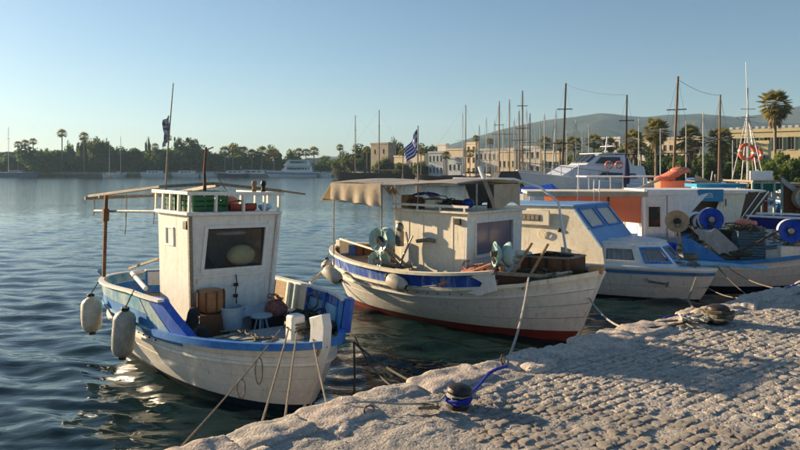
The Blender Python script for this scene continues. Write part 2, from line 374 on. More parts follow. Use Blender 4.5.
# ---- water: one sheet, waves as geometry near by, finer relief in the material
def make_water():
    ys = [2.0]
    while ys[-1] < 330: ys.append(ys[-1] + max(.045, ys[-1] * .0075))
    ys += [360, 420, 520, 700, 1000, 1500, 2400]
    xp = [0.0]
    while xp[-1] < 60: xp.append(xp[-1] + (.05 if xp[-1] < 6 else .05 + (xp[-1] - 6) * .03))
    xp += [75, 100, 150, 220, 320, 460, 700, 1100, 1800, 2400]
    xs = np.array([-x for x in xp[::-1]][:-1] + xp) - 1.5
    ys = np.array(ys); X, Y = np.meshgrid(xs, ys); Z = np.zeros_like(X)
    cx = np.gradient(xs)[None, :] * np.ones_like(X); cy = np.gradient(ys)[:, None] * np.ones_like(X); cell = np.maximum(cx * .6, cy)
    g = np.random.RandomState(4)
    for i in range(64):
        lam = .16 * (7 ** (g.rand() ** 1.3)); th = R(258) + g.randn() * .50      # wind from the far left
        kx, ky = math.cos(th) * 2 * math.pi / lam, math.sin(th) * 2 * math.pi / lam
        amp = .0085 * lam ** .95 * (.6 + .8 * g.rand())
        ph = kx * X + ky * Y + g.rand() * 6.28 + .8 * np.sin(X * .35 + g.rand() * 6) + .7 * np.sin(Y * .3 + g.rand() * 6)
        fade = np.clip((lam / cell - 2.5) / 2.5, 0, 1)
        Z += amp * fade * (2 * (np.clip(.5 + .5 * np.sin(ph), 0, 1)) ** 1.5 - .85)
    gust = .55 + .28 * np.sin(X * .21 + Y * .13) * np.sin(Y * .17 - X * .05 + 1)
    Z *= gust
    ny, nx = X.shape
    V = np.stack([X, Y, Z], -1).reshape(-1, 3)
    i = np.arange(ny - 1)[:, None] * nx + np.arange(nx - 1)[None, :]
    F = np.stack([i, i + 1, i + 1 + nx, i + nx], -1).reshape(-1, 4)
    me = bpy.data.meshes.new('water'); me.vertices.add(len(V)); me.vertices.foreach_set('co', V.ravel())
    me.loops.add(F.size); me.loops.foreach_set('vertex_index', F.ravel()); me.polygons.add(len(F))
    me.polygons.foreach_set('loop_start', np.arange(len(F)) * 4); me.polygons.foreach_set('loop_total', np.full(len(F), 4))
    me.polygons.foreach_set('use_smooth', [True] * len(F)); me.update(); me.validate()
    m, t, b = nodes_of('sea water'); L, N = t.links, t.nodes
    b.inputs['Base Color'].default_value = (.006, .021, .022, 1); b.inputs['Roughness'].default_value = .04; b.inputs['IOR'].default_value = 1.34
    b.inputs['Specular IOR Level'].default_value = .5
    tc = N.new('ShaderNodeTexCoord'); mp = N.new('ShaderNodeMapping'); mp.inputs[3].default_value = (.55, 1.25, 1); mp.inputs[2].default_value = (0, 0, R(-12)); L.new(tc.outputs['Object'], mp.inputs[0])
    n1 = N.new('ShaderNodeTexNoise'); n1.inputs['Scale'].default_value = 4.5; n1.inputs['Detail'].default_value = 2.5; n1.inputs['Roughness'].default_value = .5; n1.inputs['Distortion'].default_value = .4
    n2 = N.new('ShaderNodeTexNoise'); n2.inputs['Scale'].default_value = 11; n2.inputs['Detail'].default_value = 3
    L.new(mp.outputs[0], n1.inputs[0]); L.new(mp.outputs[0], n2.inputs[0])
    b1 = N.new('ShaderNodeBump'); b1.inputs['Strength'].default_value = .6; b1.inputs['Distance'].default_value = .032
    b2 = N.new('ShaderNodeBump'); b2.inputs['Strength'].default_value = .2; b2.inputs['Distance'].default_value = .008
    n0 = N.new('ShaderNodeTexNoise'); n0.inputs['Scale'].default_value = .09; n0.inputs['Detail'].default_value = 5; mp0 = N.new('ShaderNodeMapping'); mp0.inputs[3].default_value = (.35, 1.6, 1); L.new(tc.outputs['Object'], mp0.inputs[0]); L.new(mp0.outputs[0], n0.inputs[0])
    r0 = N.new('ShaderNodeMapRange'); r0.inputs[1].default_value = .35; r0.inputs[2].default_value = .65; r0.inputs[3].default_value = .22; r0.inputs[4].default_value = .75; L.new(n0.outputs[0], r0.inputs[0]); L.new(r0.outputs[0], b1.inputs['Strength'])
    L.new(n1.outputs[0], b1.inputs['Height']); L.new(n2.outputs[0], b2.inputs['Height']); sy = N.new('ShaderNodeSeparateXYZ'); L.new(tc.outputs['Object'], sy.inputs[0]); ry = N.new('ShaderNodeMapRange'); ry.inputs[1].default_value = 30; ry.inputs[2].default_value = 150; L.new(sy.outputs[1], ry.inputs[0])
    n4 = N.new('ShaderNodeTexNoise'); n4.inputs['Scale'].default_value = 1.3; n4.inputs['Detail'].default_value = 4; L.new(mp.outputs[0], n4.inputs[0]); b4 = N.new('ShaderNodeBump'); b4.inputs['Distance'].default_value = .09; L.new(ry.outputs[0], b4.inputs['Strength']); L.new(n4.outputs[0], b4.inputs['Height']); L.new(b4.outputs[0], b1.inputs['Normal'])
    L.new(b1.outputs[0], b2.inputs['Normal']); L.new(b2.outputs[0], b.inputs['Normal'])
    me.materials.append(m); o = bpy.data.objects.new('water', me); COL.objects.link(o); o['kind'] = 'structure'
make_water()

# ---- the quay
QZ = .85
QO = Vector((-.53, 4.95, QZ)); QE = Vector((.7955, .606, 0)); QM = Vector((.606, -.7955, 0))
def Q(a, b, z=0.): return QO + QE * a + QM * b + Vector((0, 0, z))
def Qe(a, b, z=0.): return Q(a, b + max(0, -a * .17) * max(0, 1 - b / 2.), z)
def quayz(a, b):
    p = Vector((a * 1.6, b * 1.6, 0))
    z = (.022 - .010 * min(1, max(0, (a + 1.2) * .8))) * noise.fractal(p, 1., 2., 4) + .012 * noise.noise(p * 6) + .009 * noise.noise(p * 17)
    return z - .02 - .05 * max(0, 1 - b / .25)
STONE = mat('weathered quay stone', (.50, .445, .38), (.36, .32, .27), .9, 7, .3, .7, bump=.9, bscale=60, spec=.2, dirt=.35, dirtcol=(.10, .085, .07), spk=(.74, 1.30), bd=.011)
STONEP = mat('pink grey edge stone', (.56, .475, .40), (.42, .35, .29), .9, 6, .3, .7, bump=.9, bscale=55, spec=.2, dirt=.35, dirtcol=(.12, .10, .08), spk=(.74, 1.30), bd=.011)
STONEC = mat('cool grey sett', (.45, .41, .36), (.32, .29, .26), .9, 9, .3, .7, bump=.9, bscale=70, spec=.2, dirt=.3, dirtcol=(.10, .085, .07), spk=(.74, 1.30), bd=.011)
MORTAR = mat('rough mortar', (.44, .395, .34), (.32, .29, .25), .95, 12, .3, .7, bump=1., bscale=45, spec=.15, dirt=.3, dirtcol=(.08, .07, .06), spk=(.74, 1.30), bd=.011)
na, nb = 520, 200
av = np.concatenate([np.linspace(-4, 12, na)]); bvv = np.linspace(.02, 4.2, nb)
V = []; 
for b_ in bvv:
    for a_ in av:
        q = Qe(a_, b_, quayz(a_, b_)); V.append(tuple(q))
F = [(j * na + i, j * na + i + 1, (j + 1) * na + i + 1, (j + 1) * na + i) for j in range(nb - 1) for i in range(na - 1)]
quay_root = empty('quay', tuple(Q(2, 2, -QZ))); quay_root['kind'] = 'structure'
def qbuild(mb, name, m, **k):
    o = quay_root.location; mb.v = [tuple(Vector(p) - o) for p in mb.v]; return mb.build(name, m, quay_root, **k)
b = MB(); b.add(V, F); qbuild(b, 'mortar_bed', MORTAR, recalc=False)
b = MB()
b.plate([Q(-40, 7.5, -.14), Q(-4.0, .75, -.14), Q(0, .06, -.14), Q(60, .06, -.14), Q(60, 30, -.14), Q(-40, 30, -.14)], (0, 0, -3.5)); qbuild(b, 'quay_core', MORTAR, smooth=False)
b = MB()
b.plate([Q(-40, 7.6, -.02), Q(-4.0, .85, -.02), Q(-4.0, 30, -.02), Q(-40, 30, -.02)], (0, 0, -.1)); b.plate([Q(12., .12, -.02), Q(60, .12, -.02), Q(60, 30, -.02), Q(12., 30, -.02)], (0, 0, -.1))
b.plate([Q(-4., 4.2, -.02), Q(12., 4.2, -.02), Q(12., 30, -.02), Q(-4., 30, -.02)], (0, 0, -.1)); qbuild(b, 'paved_slab', STONE, smooth=False)
def rough_stone(lx, ly, lz, seed, n=5, amp=.02, sq=3.2):
    """rounded block with broken faces"""
    bm = bmesh.new(); bmesh.ops.create_cube(bm, size=2); bmesh.ops.subdivide_edges(bm, edges=bm.edges, cuts=n - 1, use_grid_fill=True)
    for v in bm.verts:
        p = v.co; k = (abs(p.x) ** sq + abs(p.y) ** sq + abs(p.z) ** sq) ** (1 / sq); p = p / k
        q = Vector((p.x * lx / 2, p.y * ly / 2, p.z * lz / 2)); s = Vector((seed * 3.1, seed * 1.7, seed))
        d = noise.noise(q * 7 + s) * amp * 1.5 + (noise.turbulence(q * 12 + s, 3, True) - .4) * amp * .8 + noise.noise(q * 45 + s) * amp * .22
        v.co = q + p.normalized() * d
    return bm
def bm_mesh(bm, name, m, smooth=True):
    me = bpy.data.meshes.new(name); bm.to_mesh(me); bm.free(); me.materials.append(m)
    if smooth: me.polygons.foreach_set('use_smooth', [True] * len(me.polygons)); me.set_sharp_from_angle(angle=R(50))
    return me
# big irregular edge stones
a_ = -3.6; k = 0
while a_ < 13:
    L_ = rnd.uniform(.32, .72); far = a_ > 6
    W_ = rnd.uniform(.30, .46); H_ = rnd.uniform(.20, .27)
    me = bm_mesh(rough_stone(L_ * 1.02, W_ * 1.08, H_, k + 11, 18, .018, 7.0), 'edge_stone', rnd.choice([STONEP, STONE, STONEP]))
    o = bpy.data.objects.new('edge_stone', me); COL.objects.link(o); o.parent = quay_root
    o.location = Qe(a_ + L_ / 2, W_ * .46 - .0 + rnd.uniform(-.03, .03), -H_ / 2 + rnd.uniform(-.005, .03)) - quay_root.location
    o.rotation_euler = (rnd.uniform(-.05, .05), rnd.uniform(-.05, .05), math.atan2(QE.y, QE.x) + rnd.uniform(-.08, .08))
    if rnd.random() < .65:
        l2 = rnd.uniform(.18, .36)
        me = bm_mesh(rough_stone(l2, rnd.uniform(.15, .26), .16, k + 77, 12, .020, 5.0), 'edge_stone', rnd.choice([STONEP, STONE]))
        o = bpy.data.objects.new('edge_stone', me); COL.objects.link(o); o.parent = quay_root
        o.location = Qe(a_ + rnd.uniform(.1, L_), W_ + rnd.uniform(-.02, .08), -.075 + rnd.uniform(0, .025)) - quay_root.location
        o.rotation_euler = (rnd.uniform(-.06, .06), rnd.uniform(-.06, .06), math.atan2(QE.y, QE.x) + rnd.uniform(-.5, .5))
    a_ += L_ * .96; k += 1
# facing stones of the quay wall, below the edge
for row in range(3):
    a_ = -3.6 + row * .2
    wall_mb = MB()
    while a_ < 13:
        L_ = rnd.uniform(.4, .7); p = Qe(a_ + L_ / 2, .04, -.32 - row * .27)
        me = bm_mesh(rough_stone(L_ * .97, .16, .26, k, 4, .02, 5), 'wall_stone', STONE)
        o = bpy.data.objects.new('wall_stone', me); COL.objects.link(o); o.parent = quay_root; o.location = p - quay_root.location
        o.rotation_euler = (0, 0, math.atan2(QE.y, QE.x)); a_ += L_; k += 1
# setts in rows parallel to the edge
smesh = [bm_mesh(rough_stone(1, 1, 1, 200 + i, 4, .085, 8.), 'sett', [STONE, STONEC, STONEP, STONE][i % 4]) for i in range(12)]
cand = []
b_ = .50; row = 0
while b_ < 3.6:
    rw = rnd.uniform(.066, .100); a_ = -2.5 + rnd.uniform(0, .2)
    while a_ < 12:
        L_ = rnd.uniform(.060, .130); p = Q(a_ + L_ / 2, b_ + rw / 2 + .012 * math.sin(a_ * 2.3 + row))
        if p.y > 2.5 and abs(p.x / p.y) < .68 and p.y > 3.7:
            left = noise.noise(Vector((p.x * .9, p.y * .9, 3))) * .5 + (p.x - .35) * 1.3 + (b_ - .9) * .25   # smooth worn paving to the left, open joints to the right
            h = -.066 + min(.014, max(-.012, left * .03))
            if left > -.55 and rnd.random() > .07: cand.append((p.length, p, L_, rw, h, rnd.uniform(-.010, .006), rnd.randrange(12), rnd.uniform(-.09, .09), rnd.uniform(-.07, .07)))
        a_ += L_ + rnd.uniform(.0, .008)
    b_ += rw + rnd.uniform(.004, .014); row += 1
cand.sort(key=lambda c: c[0])
stuff_v, stuff_f = [], []
for i, (dist, p, L_, rw, h, dz, mi, rz, tl) in enumerate(cand):
    T = Matrix.LocRotScale(p + Vector((0, 0, h + dz)) - quay_root.location, (Matrix.Rotation(math.atan2(QE.y, QE.x) + rz, 3, 'Z') @ Matrix.Rotation(tl, 3, 'X')).to_euler(), (L_ * 1.0, rw * 1.0, .09))
    if i < 296:
        o = bpy.data.objects.new('sett', smesh[mi]); COL.objects.link(o); o.parent = quay_root; o.matrix_local = T
    else:
        me = smesh[mi]; o0 = len(stuff_v); stuff_v += [tuple(T @ v.co) for v in me.vertices]; stuff_f += [tuple(x + o0 for x in q.vertices) for q in me.polygons]
gb = MB(); gg0 = random.Random(31)
for i in range(900):
    p = Q(gg0.uniform(-1.5, 7), gg0.uniform(.15, 3.2) ** 1.0, 0); s_ = gg0.uniform(.003, .009); gb.ball((p.x, p.y, QZ - .022 + quayz((p - QO).dot(QE), (p - QO).dot(QM)) + .026), (s_, s_ * .8, s_ * .6), 5, 3)
o = qbuild(gb, 'grit', STONEC, recalc=False, smooth=False); o['kind'] = 'stuff'
me = bpy.data.meshes.new('distant_setts'); me.from_pydata(stuff_v, [], stuff_f); me.polygons.foreach_set('use_smooth', [True] * len(me.polygons)); me.set_sharp_from_angle(angle=R(50)); me.materials.append(STONE)
o = bpy.data.objects.new('distant_setts', me); COL.objects.link(o); o.parent = quay_root; o['kind'] = 'stuff'

# ---- land: the castle shore far left, the promenade to the right
GROUND = mat('dusty ground', (.20, .17, .12), (.12, .11, .07), .95, .5, bump=.3, bscale=3)
GZ = 1.1
shore = [(-1400, 262), (-260, 252), (-150, 246), (-60, 240), (-30, 236), (-14, 205), (2, 170), (14, 150), (30, 118), (44, 92), (58, 74), (75, 64), (100, 58), (400, 40), (1400, 10)]
b = MB(); V = []; F = []
for (x, y) in shore: V += [(x, y, -2.0), (x, y, GZ), (x * 2.2, 2900, GZ)]
for i in range(len(shore) - 1):
    a = i * 3; F += [(a, a + 3, a + 4, a + 1), (a + 1, a + 4, a + 5, a + 2)]
b.add(V, F); struct(b, 'land', GROUND, smooth=False, recalc=False)
HILLM = mat('scrub hillside', (.02, .035, .025), (.07, .075, .05), .95, .012, .35, .65, bump=1., bscale=.06, spec=.1)
def ridge(prof, D, depth, zb, amp, name, seed):
    px = np.array([p[0] for p in prof]); py = np.array([p[1] for p in prof]); n = 260; m = 36; V = []; F = []
    for i in range(n + 1):
        x = px[0] + (px[-1] - px[0]) * i / n; top = (HY - np.interp(x, px, py)) * D / FPX + HCAM
        X = (x - 400) / FPX * D
        for j in range(m + 1):
            t = j / m; y = D - depth * (1 - t); hgt = top * (t ** .8)
            q = Vector((X * .004, y * .004, seed)); r = noise.fractal(q * 1.6, 1., 2.1, 5)
            V.append((X * (y / D) ** .3, y, zb + max(0, hgt - zb) + r * amp * t * (1 - t) * 4 * .8 + noise.noise(Vector((X * .02, seed, 0))) * amp * .06 * t))
        y = D + depth; V.append((X, y, zb))
    for i in range(n):
        for j in range(m + 1): a = i * (m + 2) + j; F.append((a, a + m + 2, a + m + 3, a + 1))
    b = MB(); b.add(V, F); struct(b, name, HILLM, recalc=False)
ridge([(-60, 172), (120, 172), (250, 171), (300, 166), (322, 159), (345, 155), (372, 152), (400, 151), (425, 148), (448, 145), (475, 137), (500, 130), (520, 125), (548, 120), (575, 117), (600, 113), (622, 115), (645, 117), (670, 115), (700, 114), (735, 117), (765, 114), (800, 106), (840, 100), (900, 104), (1000, 112), (1200, 130)], 1500, 560, 1, 26, 'mountain_ridge', 3.3)
ridge([(250, 175), (310, 171), (420, 163), (480, 160), (540, 152), (610, 149), (680, 151), (760, 146), (830, 143), (1000, 150)], 820, 300, 1, 10, 'foothills', 8.1)

# ---- haze
b = MB().box(-2400, 2400, -60, 2950, -4, 215)
hz = b.build('haze', MAT['dusty ground'] if False else bpy.data.materials.new('air'), smooth=False); hm = hz.data.materials[0]; hm.use_nodes = True; hm.node_tree.nodes.clear()
pv = hm.node_tree.nodes.new('ShaderNodeVolumePrincipled'); pv.inputs['Color'].default_value = (.48, .73, .97, 1); pv.inputs['Density'].default_value = .00027; pv.inputs['Anisotropy'].default_value = .2
om = hm.node_tree.nodes.new('ShaderNodeOutputMaterial'); hm.node_tree.links.new(pv.outputs[0], om.inputs['Volume']); hz['kind'] = 'stuff'

# ================================================================== VEGETATION
def leafmat(name, c1, c2, sc=.6):
    m = mat(name, c1, c2, .75, sc, .35, .65, bump=0, spec=.25)
    return m
LEAFD = leafmat('dark evergreen leaves', (.045, .085, .020), (.080, .115, .032))
LEAFM = leafmat('olive leaves', (.075, .095, .035), (.050, .075, .022))
LEAFB = leafmat('bright leaves', (.085, .13, .03), (.12, .15, .04))
PALML = leafmat('palm fronds', (.20, .19, .06), (.30, .25, .09))
PALMD = leafmat('dry palm skirt', (.26, .18, .08), (.16, .11, .05))
for _m, _c in ((LEAFD, (.10, .17, .03)), (LEAFM, (.15, .19, .05)), (LEAFB, (.18, .26, .05)), (PALML, (.34, .30, .08))): translucent(_m, .45, _c)
BARK = mat('rough bark', (.14, .10, .07), (.08, .06, .04), .95, 8, bump=1., bscale=25, stretch=(1, 1, .3))
PBARK = mat('pale palm bark', (.30, .23, .16), (.18, .13, .09), .95, 10, bump=1., bscale=20, stretch=(1, 1, 4))
def crown_mesh(seed, m, n=2600, clusters=26, leaf=.07, flat=1., cone=0.):
    """unit crown: radius 1, height 1 (z 0..1); leaves on the skins of many clumps"""
    g = random.Random(seed); V = []; F = []; cl = []
    for _ in range(clusters):
        while True:
            p = Vector((g.uniform(-1, 1), g.uniform(-1, 1), g.uniform(0, 1)))
            w = 1 - cone * p.z
            if (p.x ** 2 + p.y ** 2) / max(w * w, .01) + ((p.z - .42) / .58) ** 2 < 1: break
        cl.append((p * .82 + Vector((0, 0, .09)), g.uniform(.14, .34) * (1 - cone * p.z * .6)))
    for i in range(n):
        c, r = cl[i % clusters]; d = Vector((g.gauss(0, 1), g.gauss(0, 1), g.gauss(0, 1))).normalized()
        p = c + Vector((d.x, d.y, d.z * .75)) * r * (g.random() ** .3)
        if p.z < .0: continue
        a = Vector((g.gauss(0, 1), g.gauss(0, 1), g.gauss(0, .6))).normalized(); bb = a.cross(d + Vector((.1, .2, .3))).normalized(); s = leaf * g.uniform(.5, 1.3)
        k = len(V); V += [p - a * s, p + bb * s * .55, p + a * s, p - bb * s * .55]; F.append((k, k + 1, k + 2, k + 3))
    b = MB(); b.add(V, F); return b.mesh('crown', m, smooth=False, recalc=False)
CR = {('d', i): crown_mesh(20 + i, LEAFD, 5200, 34) for i in range(3)}
CR.update({('m', i): crown_mesh(40 + i, LEAFM, 4800, 30) for i in range(3)})
CR.update({('b', i): crown_mesh(60 + i, LEAFB, 2600, 22) for i in range(2)})
CR[('c', 0)] = crown_mesh(80, LEAFD, 1800, 22, .12, cone=.85); CR[('s', 0)] = crown_mesh(81, LEAFM, 1500, 9, .07)
def trunk_mesh(seed, limbs=5):
    g = random.Random(seed); b = MB(); b.tube([(0, 0, -.05), (.02, .01, .3), (-.01, .02, .62)], .06, 7, .035)
    for _ in range(limbs):
        a = g.uniform(0, 6.28); b.tube([(0, .01, g.uniform(.25, .45)), (.25 * math.cos(a), .25 * math.sin(a), .55), (.55 * math.cos(a), .55 * math.sin(a), .8)], .03, 5, .008)
    return b.mesh('trunk', BARK)
TR = [trunk_mesh(i) for i in range(3)]
def tree(px, top, wpx, D, kind, label, base=None, group='trees along the shore', name='tree', lift=.12):
    zb = GZ if base is None else base
    top -= 1.0 if D > 240 else 0; z1 = HCAM - (top - HY) / FPX * D; x = (px - 400) / FPX * D; r = wpx / 2 / FPX * D; h = z1 - zb
    root = empty(name, (x, D, zb), rnd.uniform(0, 6), label, 'tree' if name != 'bush' else 'bush', group)
    t = bpy.data.objects.new('trunk', TR[rnd.randrange(3)]); COL.objects.link(t); t.parent = root; t.scale = (r, r, h)
    ks = [k for k in CR if k[0] == kind]; c = bpy.data.objects.new('crown', CR[rnd.choice(ks)]); COL.objects.link(c); c.parent = root
    c.scale = (r * 1.3, r * 1.3, h * (1.0 - lift) * 1.12); c.location = (0, 0, h * lift)
    return root
def frond_fan(seed):
    """fan palm leaf: stalk and a folded fan of blades, along +x, unit length"""
    g = random.Random(seed); b = MB(); b.tube([(0, 0, 0), (.25, 0, .03), (.5, 0, .02)], .012, 4, .008)
    V = []; F = []
    for i in range(17):
        a = R(-88 + 11 * i) ; L_ = .5 * (1 - .25 * abs(a) / R(90)); dx, dy = math.cos(a), math.sin(a); w = .045
        k = len(V); p = Vector((.5, 0, .02)); e = Vector((dx * L_, dy * L_, -.10 * L_ - .25 * L_ * L_ * (1 + g.random())))
        nx = Vector((-dy, dx, 0)) * w; m = p + e * .55 + Vector((0, 0, .03))
        V += [p, m - nx, p + e, m + nx]; F.append((k, k + 1, k + 2, k + 3))
    b.add(V, F); return b.mesh('frond', PALML, smooth=False, recalc=False)
FR = [frond_fan(i) for i in range(3)]
def skirt_mesh():
    g = random.Random(5); V = []; F = []
    for i in range(260):
        a = g.uniform(0, 6.28); z = g.uniform(-1, 0); r = .10 + .13 * (1 + z) * g.random() + .05; p = Vector((r * math.cos(a), r * math.sin(a), z)); d = Vector((math.cos(a) * .35, math.sin(a) * .35, -1)); n = Vector((-math.sin(a), math.cos(a), 0)) * .025
        k = len(V); V += [p - n, p + n, p + d * .28]; F.append((k, k + 1, k + 2))
    b = MB(); b.add(V, F); return b.mesh('dry_skirt', PALMD, smooth=False, recalc=False)
SK = skirt_mesh()
def ptrunk():
    b = MB(); b.lathe([(0, -.1), (.30, -.1), (.24, .04), (.17, .10), (.145, .4), (.15, .8), (.17, .96), (.10, 1.0), (0, 1.0)], (0, 0, 0), (0, 0, 1), 10); return b.mesh('trunk', PBARK)
PT = ptrunk()
def palm_crown(seed, n=30):
    """whole crown in one mesh, for palms too far to tell the fronds apart"""
    g = random.Random(seed); b = MB()
    for i in range(n):
        me = FR[i % 3]; el = R(85) - R(125) * (i / n) ** .8; M = Matrix.Rotation(i * 2.4 + g.uniform(-.2, .2), 4, 'Z') @ Matrix.Rotation(-el, 4, 'Y')
        b.add([M @ v.co for v in me.vertices], [tuple(p.vertices) for p in me.polygons])
    return b.mesh('crown', PALML, smooth=False, recalc=False)
PC = [palm_crown(i) for i in range(2)]
def palm(px, cy, rpx, D, label, full=True, skirt=.28, group='palms along the waterfront', base=None, lean=0.):
    zb = GZ if base is None else base; zc = HCAM - (cy - HY) / FPX * D; x = (px - 400) / FPX * D; r = rpx / FPX * D * 1.22; h = zc - zb
    root = empty('palm_tree', (x, D, zb), rnd.uniform(0, 6), label, 'palm tree', group)
    t = bpy.data.objects.new('trunk', PT); COL.objects.link(t); t.parent = root; t.scale = (r * .55, r * .55, h)
    if skirt and full:
        s = bpy.data.objects.new('dry_skirt', SK); COL.objects.link(s); s.parent = root; s.location = (0, 0, h); s.scale = (r * 1.5, r * 1.5, r * 1.3 * skirt * 3)
    if not full:
        c = bpy.data.objects.new('crown', rnd.choice(PC)); COL.objects.link(c); c.parent = root; c.location = (0, 0, h); c.scale = (r, r, r * .95)
    else:
        n = 48
        for i in range(n):
            el = R(84) - R(138) * (i / n) ** .9; o = bpy.data.objects.new('frond', FR[i % 3]); COL.objects.link(o); o.parent = root
            o.location = (0, 0, h - .02 * r); o.rotation_euler = (Matrix.Rotation(i * 2.4 + rnd.uniform(-.25, .25), 3, 'Z') @ Matrix.Rotation(-el + rnd.uniform(-.1, .1), 3, 'Y')).to_euler(); k = r * rnd.uniform(.88, 1.1); o.scale = (k, k, k)
    return root

# castle shore, left
CASTLE = mat('grey castle stone', (.21, .19, .175), (.13, .115, .105), .95, .6, .3, .7, bump=1., bscale=3, spec=.1, dirt=.4, dirtcol=(.07, .065, .05))
def rubble_wall(x0, x1, y, z0, z1, th, label, name='castle_wall'):
    root = empty(name, ((x0 + x1) / 2, y, z0), 0, label, 'wall')
    b = MB(); n = 40; V = []; F = []
    L_ = x1 - x0
    b.slab(lambda u, v: (-L_ / 2 + L_ * u, -th / 2 + .25 * noise.noise(Vector((u * L_ * .3, v * 4, 1))), (z1 - z0 + (.5 * noise.noise(Vector((u * L_ * .15, 2, 1))) if v == 1 else 0)) * v), n, 8, -th)
    b.build('masonry', CASTLE, root); return root
rubble_wall(-175, -133, 276, GZ, 10.2, 3, 'grey castle wall at the far left behind the sailing yacht')
rubble_wall(-132, -85, 278, GZ, 10.6, 3, 'grey stone castle wall between the dark trees')
QSTONE = mat('far quay stone', (.30, .25, .19), (.2, .17, .13), .9, 1.)
b = MB().box(-300, -28, 0, 2.2, 0, 1.0); b.v = [(p[0], p[1] + 243.5, p[2] + GZ - .2) for p in b.v]
b.thing('breakwater_kerb', QSTONE, 'low pale stone kerb along the far castle shore', 'kerb', smooth=False)
lt = [(42, 149, 46, 'd', 'dark green tree right of the far yacht mast'), (8, 156, 30, 'd', 'dark tree at the left end of the shore'), (62, 156, 34, 'd', 'rounded dark tree in front of the castle wall'),
      (69, 147, 9, 'm', 'small pointed tree beside the tall single palm'), (101, 139, 22, 'm', 'airy tall tree above the castle wall'), (86, 139, 14, 'm', 'narrow tall tree above the castle wall'),
      (121, 147, 36, 'd', 'broad tree over the castle wall end'), (140, 152, 40, 'd', 'dark mass of a tree behind the white cruiser'), (166, 152, 34, 'd', 'dark tree behind the moored cruisers'),
      (192, 149, 40, 'd', 'dark tree left of the tall bare mast'), (212, 152, 30, 'm', 'olive green tree behind the second cruiser'), (232, 150, 26, 'd', 'dense tree behind the dark blue boat'),
      (250, 153, 26, 'd', 'dark tree left of the ferry'), (268, 150, 24, 'm', 'tree standing above the ferry bow'), (290, 155, 24, 'd', 'tree above the ferry deck'), (325, 160, 26, 'd', 'dark tree right of the ferry'), (178, 136, 8, 's', 'thin tree with a bare trunk and tufted top'), (192, 137, 16, 's', 'tall tree with layered tufted top')]
for i, (px, top, w, kd, lab) in enumerate(lt): tree(px, top, w, 249 + (i % 4) * 4, kd, lab, lift=.02 if kd != 's' else .55)
tree(355, 148, 34, 195, 'm', 'green tree behind the two masted schooner'); tree(340, 154, 26, 200, 'm', 'lower green tree left of the schooner'); tree(375, 158, 20, 190, 'm', 'bush like tree below the tower')
r_ = tree(148, 128, 7, 250, 'c', 'slim cypress rising above the shore trees', name='cypress_tree', lift=.02)
for px, cy, r in [(62, 134, 5)]: palm(px, cy, r, 250, 'single tall palm above the castle wall', False, .2, 'palms on the castle shore')
for px, cy, r, lab in [(18, 145, 4, 'leftmost palm on the castle shore'), (25, 144, 4.5, 'palm left of the dark tree behind the far yacht'), (33, 142, 4, 'palm just right of the far yacht mast'), (84, 137, 5, 'palm leaning above the castle wall'),
                       (155, 147, 4, 'small palm right of the cypress'), (168, 138, 4, 'palm between the cypress and tufted trees'),
                       (225, 152, 6, 'first palm of the row behind the ferry'), (233, 150, 6, 'second palm of the row behind the ferry'), (243, 152, 6, 'third palm of the row behind the ferry'), (252, 154, 5, 'fourth palm behind the ferry bow'), (262, 152, 6, 'fifth palm behind the ferry'), (274, 154, 6, 'last palm above the ferry'),
                       (299, 153, 5, 'left palm of the trio right of the ferry'), (306, 153, 4.5, 'middle palm of the trio right of the ferry'), (314, 152, 5.5, 'right palm of the trio right of the ferry')]:
    palm(px, cy, r, 246, lab, False, .2, 'palms on the castle shore')
# waterfront palms and planting, right
for px, cy, r, D, lab in [(775, 105, 15, 72, 'tall palm with a round crown beside the yellow villa'), (656, 132, 13, 88, 'palm left of the leaning mast'), (690, 140, 14, 86, 'palm right of the leaning mast'),
                          (720, 141, 13, 84, 'palm behind the mast near the lifebuoy'), (634, 141, 11, 92, 'palm behind the dark mast')]:
    palm(px, cy, r, D, lab, True)
for px, cy, r, D, lab in [(594, 143, 9, 105, 'golden palm left of the motor yacht bridge'), (609, 146, 9, 104, 'golden palm above the motor yacht'), (574, 145, 9, 106, 'golden palm between two white masts'),
                          (545, 144, 8, 120, 'palm behind the tallest dark mast'), (560, 147, 8, 112, 'short palm right of the white house'), (641, 150, 8, 96, 'low palm beside the dark mast'),
                          (403, 153, 5, 150, 'small palm in front of the low white house'), (421, 152, 5, 150, 'small palm right of the flag'), (446, 156, 5, 146, 'small palm before the blue white house'), (367, 150, 4, 170, 'small palm left of the tower'),
                          (476, 139, 4, 140, 'palm rising behind the cream tower house'), (490, 142, 4, 140, 'palm above the long white building'), (470, 154, 5, 140, 'dark palm before the cream tower house'), (340, 148, 4, 210, 'small palm above the schooner bow')]:
    palm(px, cy, r, D, lab, False, .25)
gl = [(648, 152, 40, 100, 'd'), (672, 155, 40, 98, 'd'), (700, 153, 44, 96, 'd'), (728, 152, 40, 94, 'd'), (750, 156, 26, 88, 'm'), (622, 150, 26, 108, 'm'), (600, 153, 24, 112, 'm'), (580, 152, 26, 114, 'm')]
for i, (px, top, w, D, kd) in enumerate(gl):
    tree(px, top, w, D, kd, ['dark tree behind the left palm of the quay', 'dark tree between two quay palms', 'dark tree behind the leaning mast', 'dark tree left of the villa', 'low green tree at the villa corner', 'dark foliage above the motor yacht bridge', 'green tree behind the golden palms', 'green tree behind the white masts'][i], lift=.02, group='trees on the waterfront')
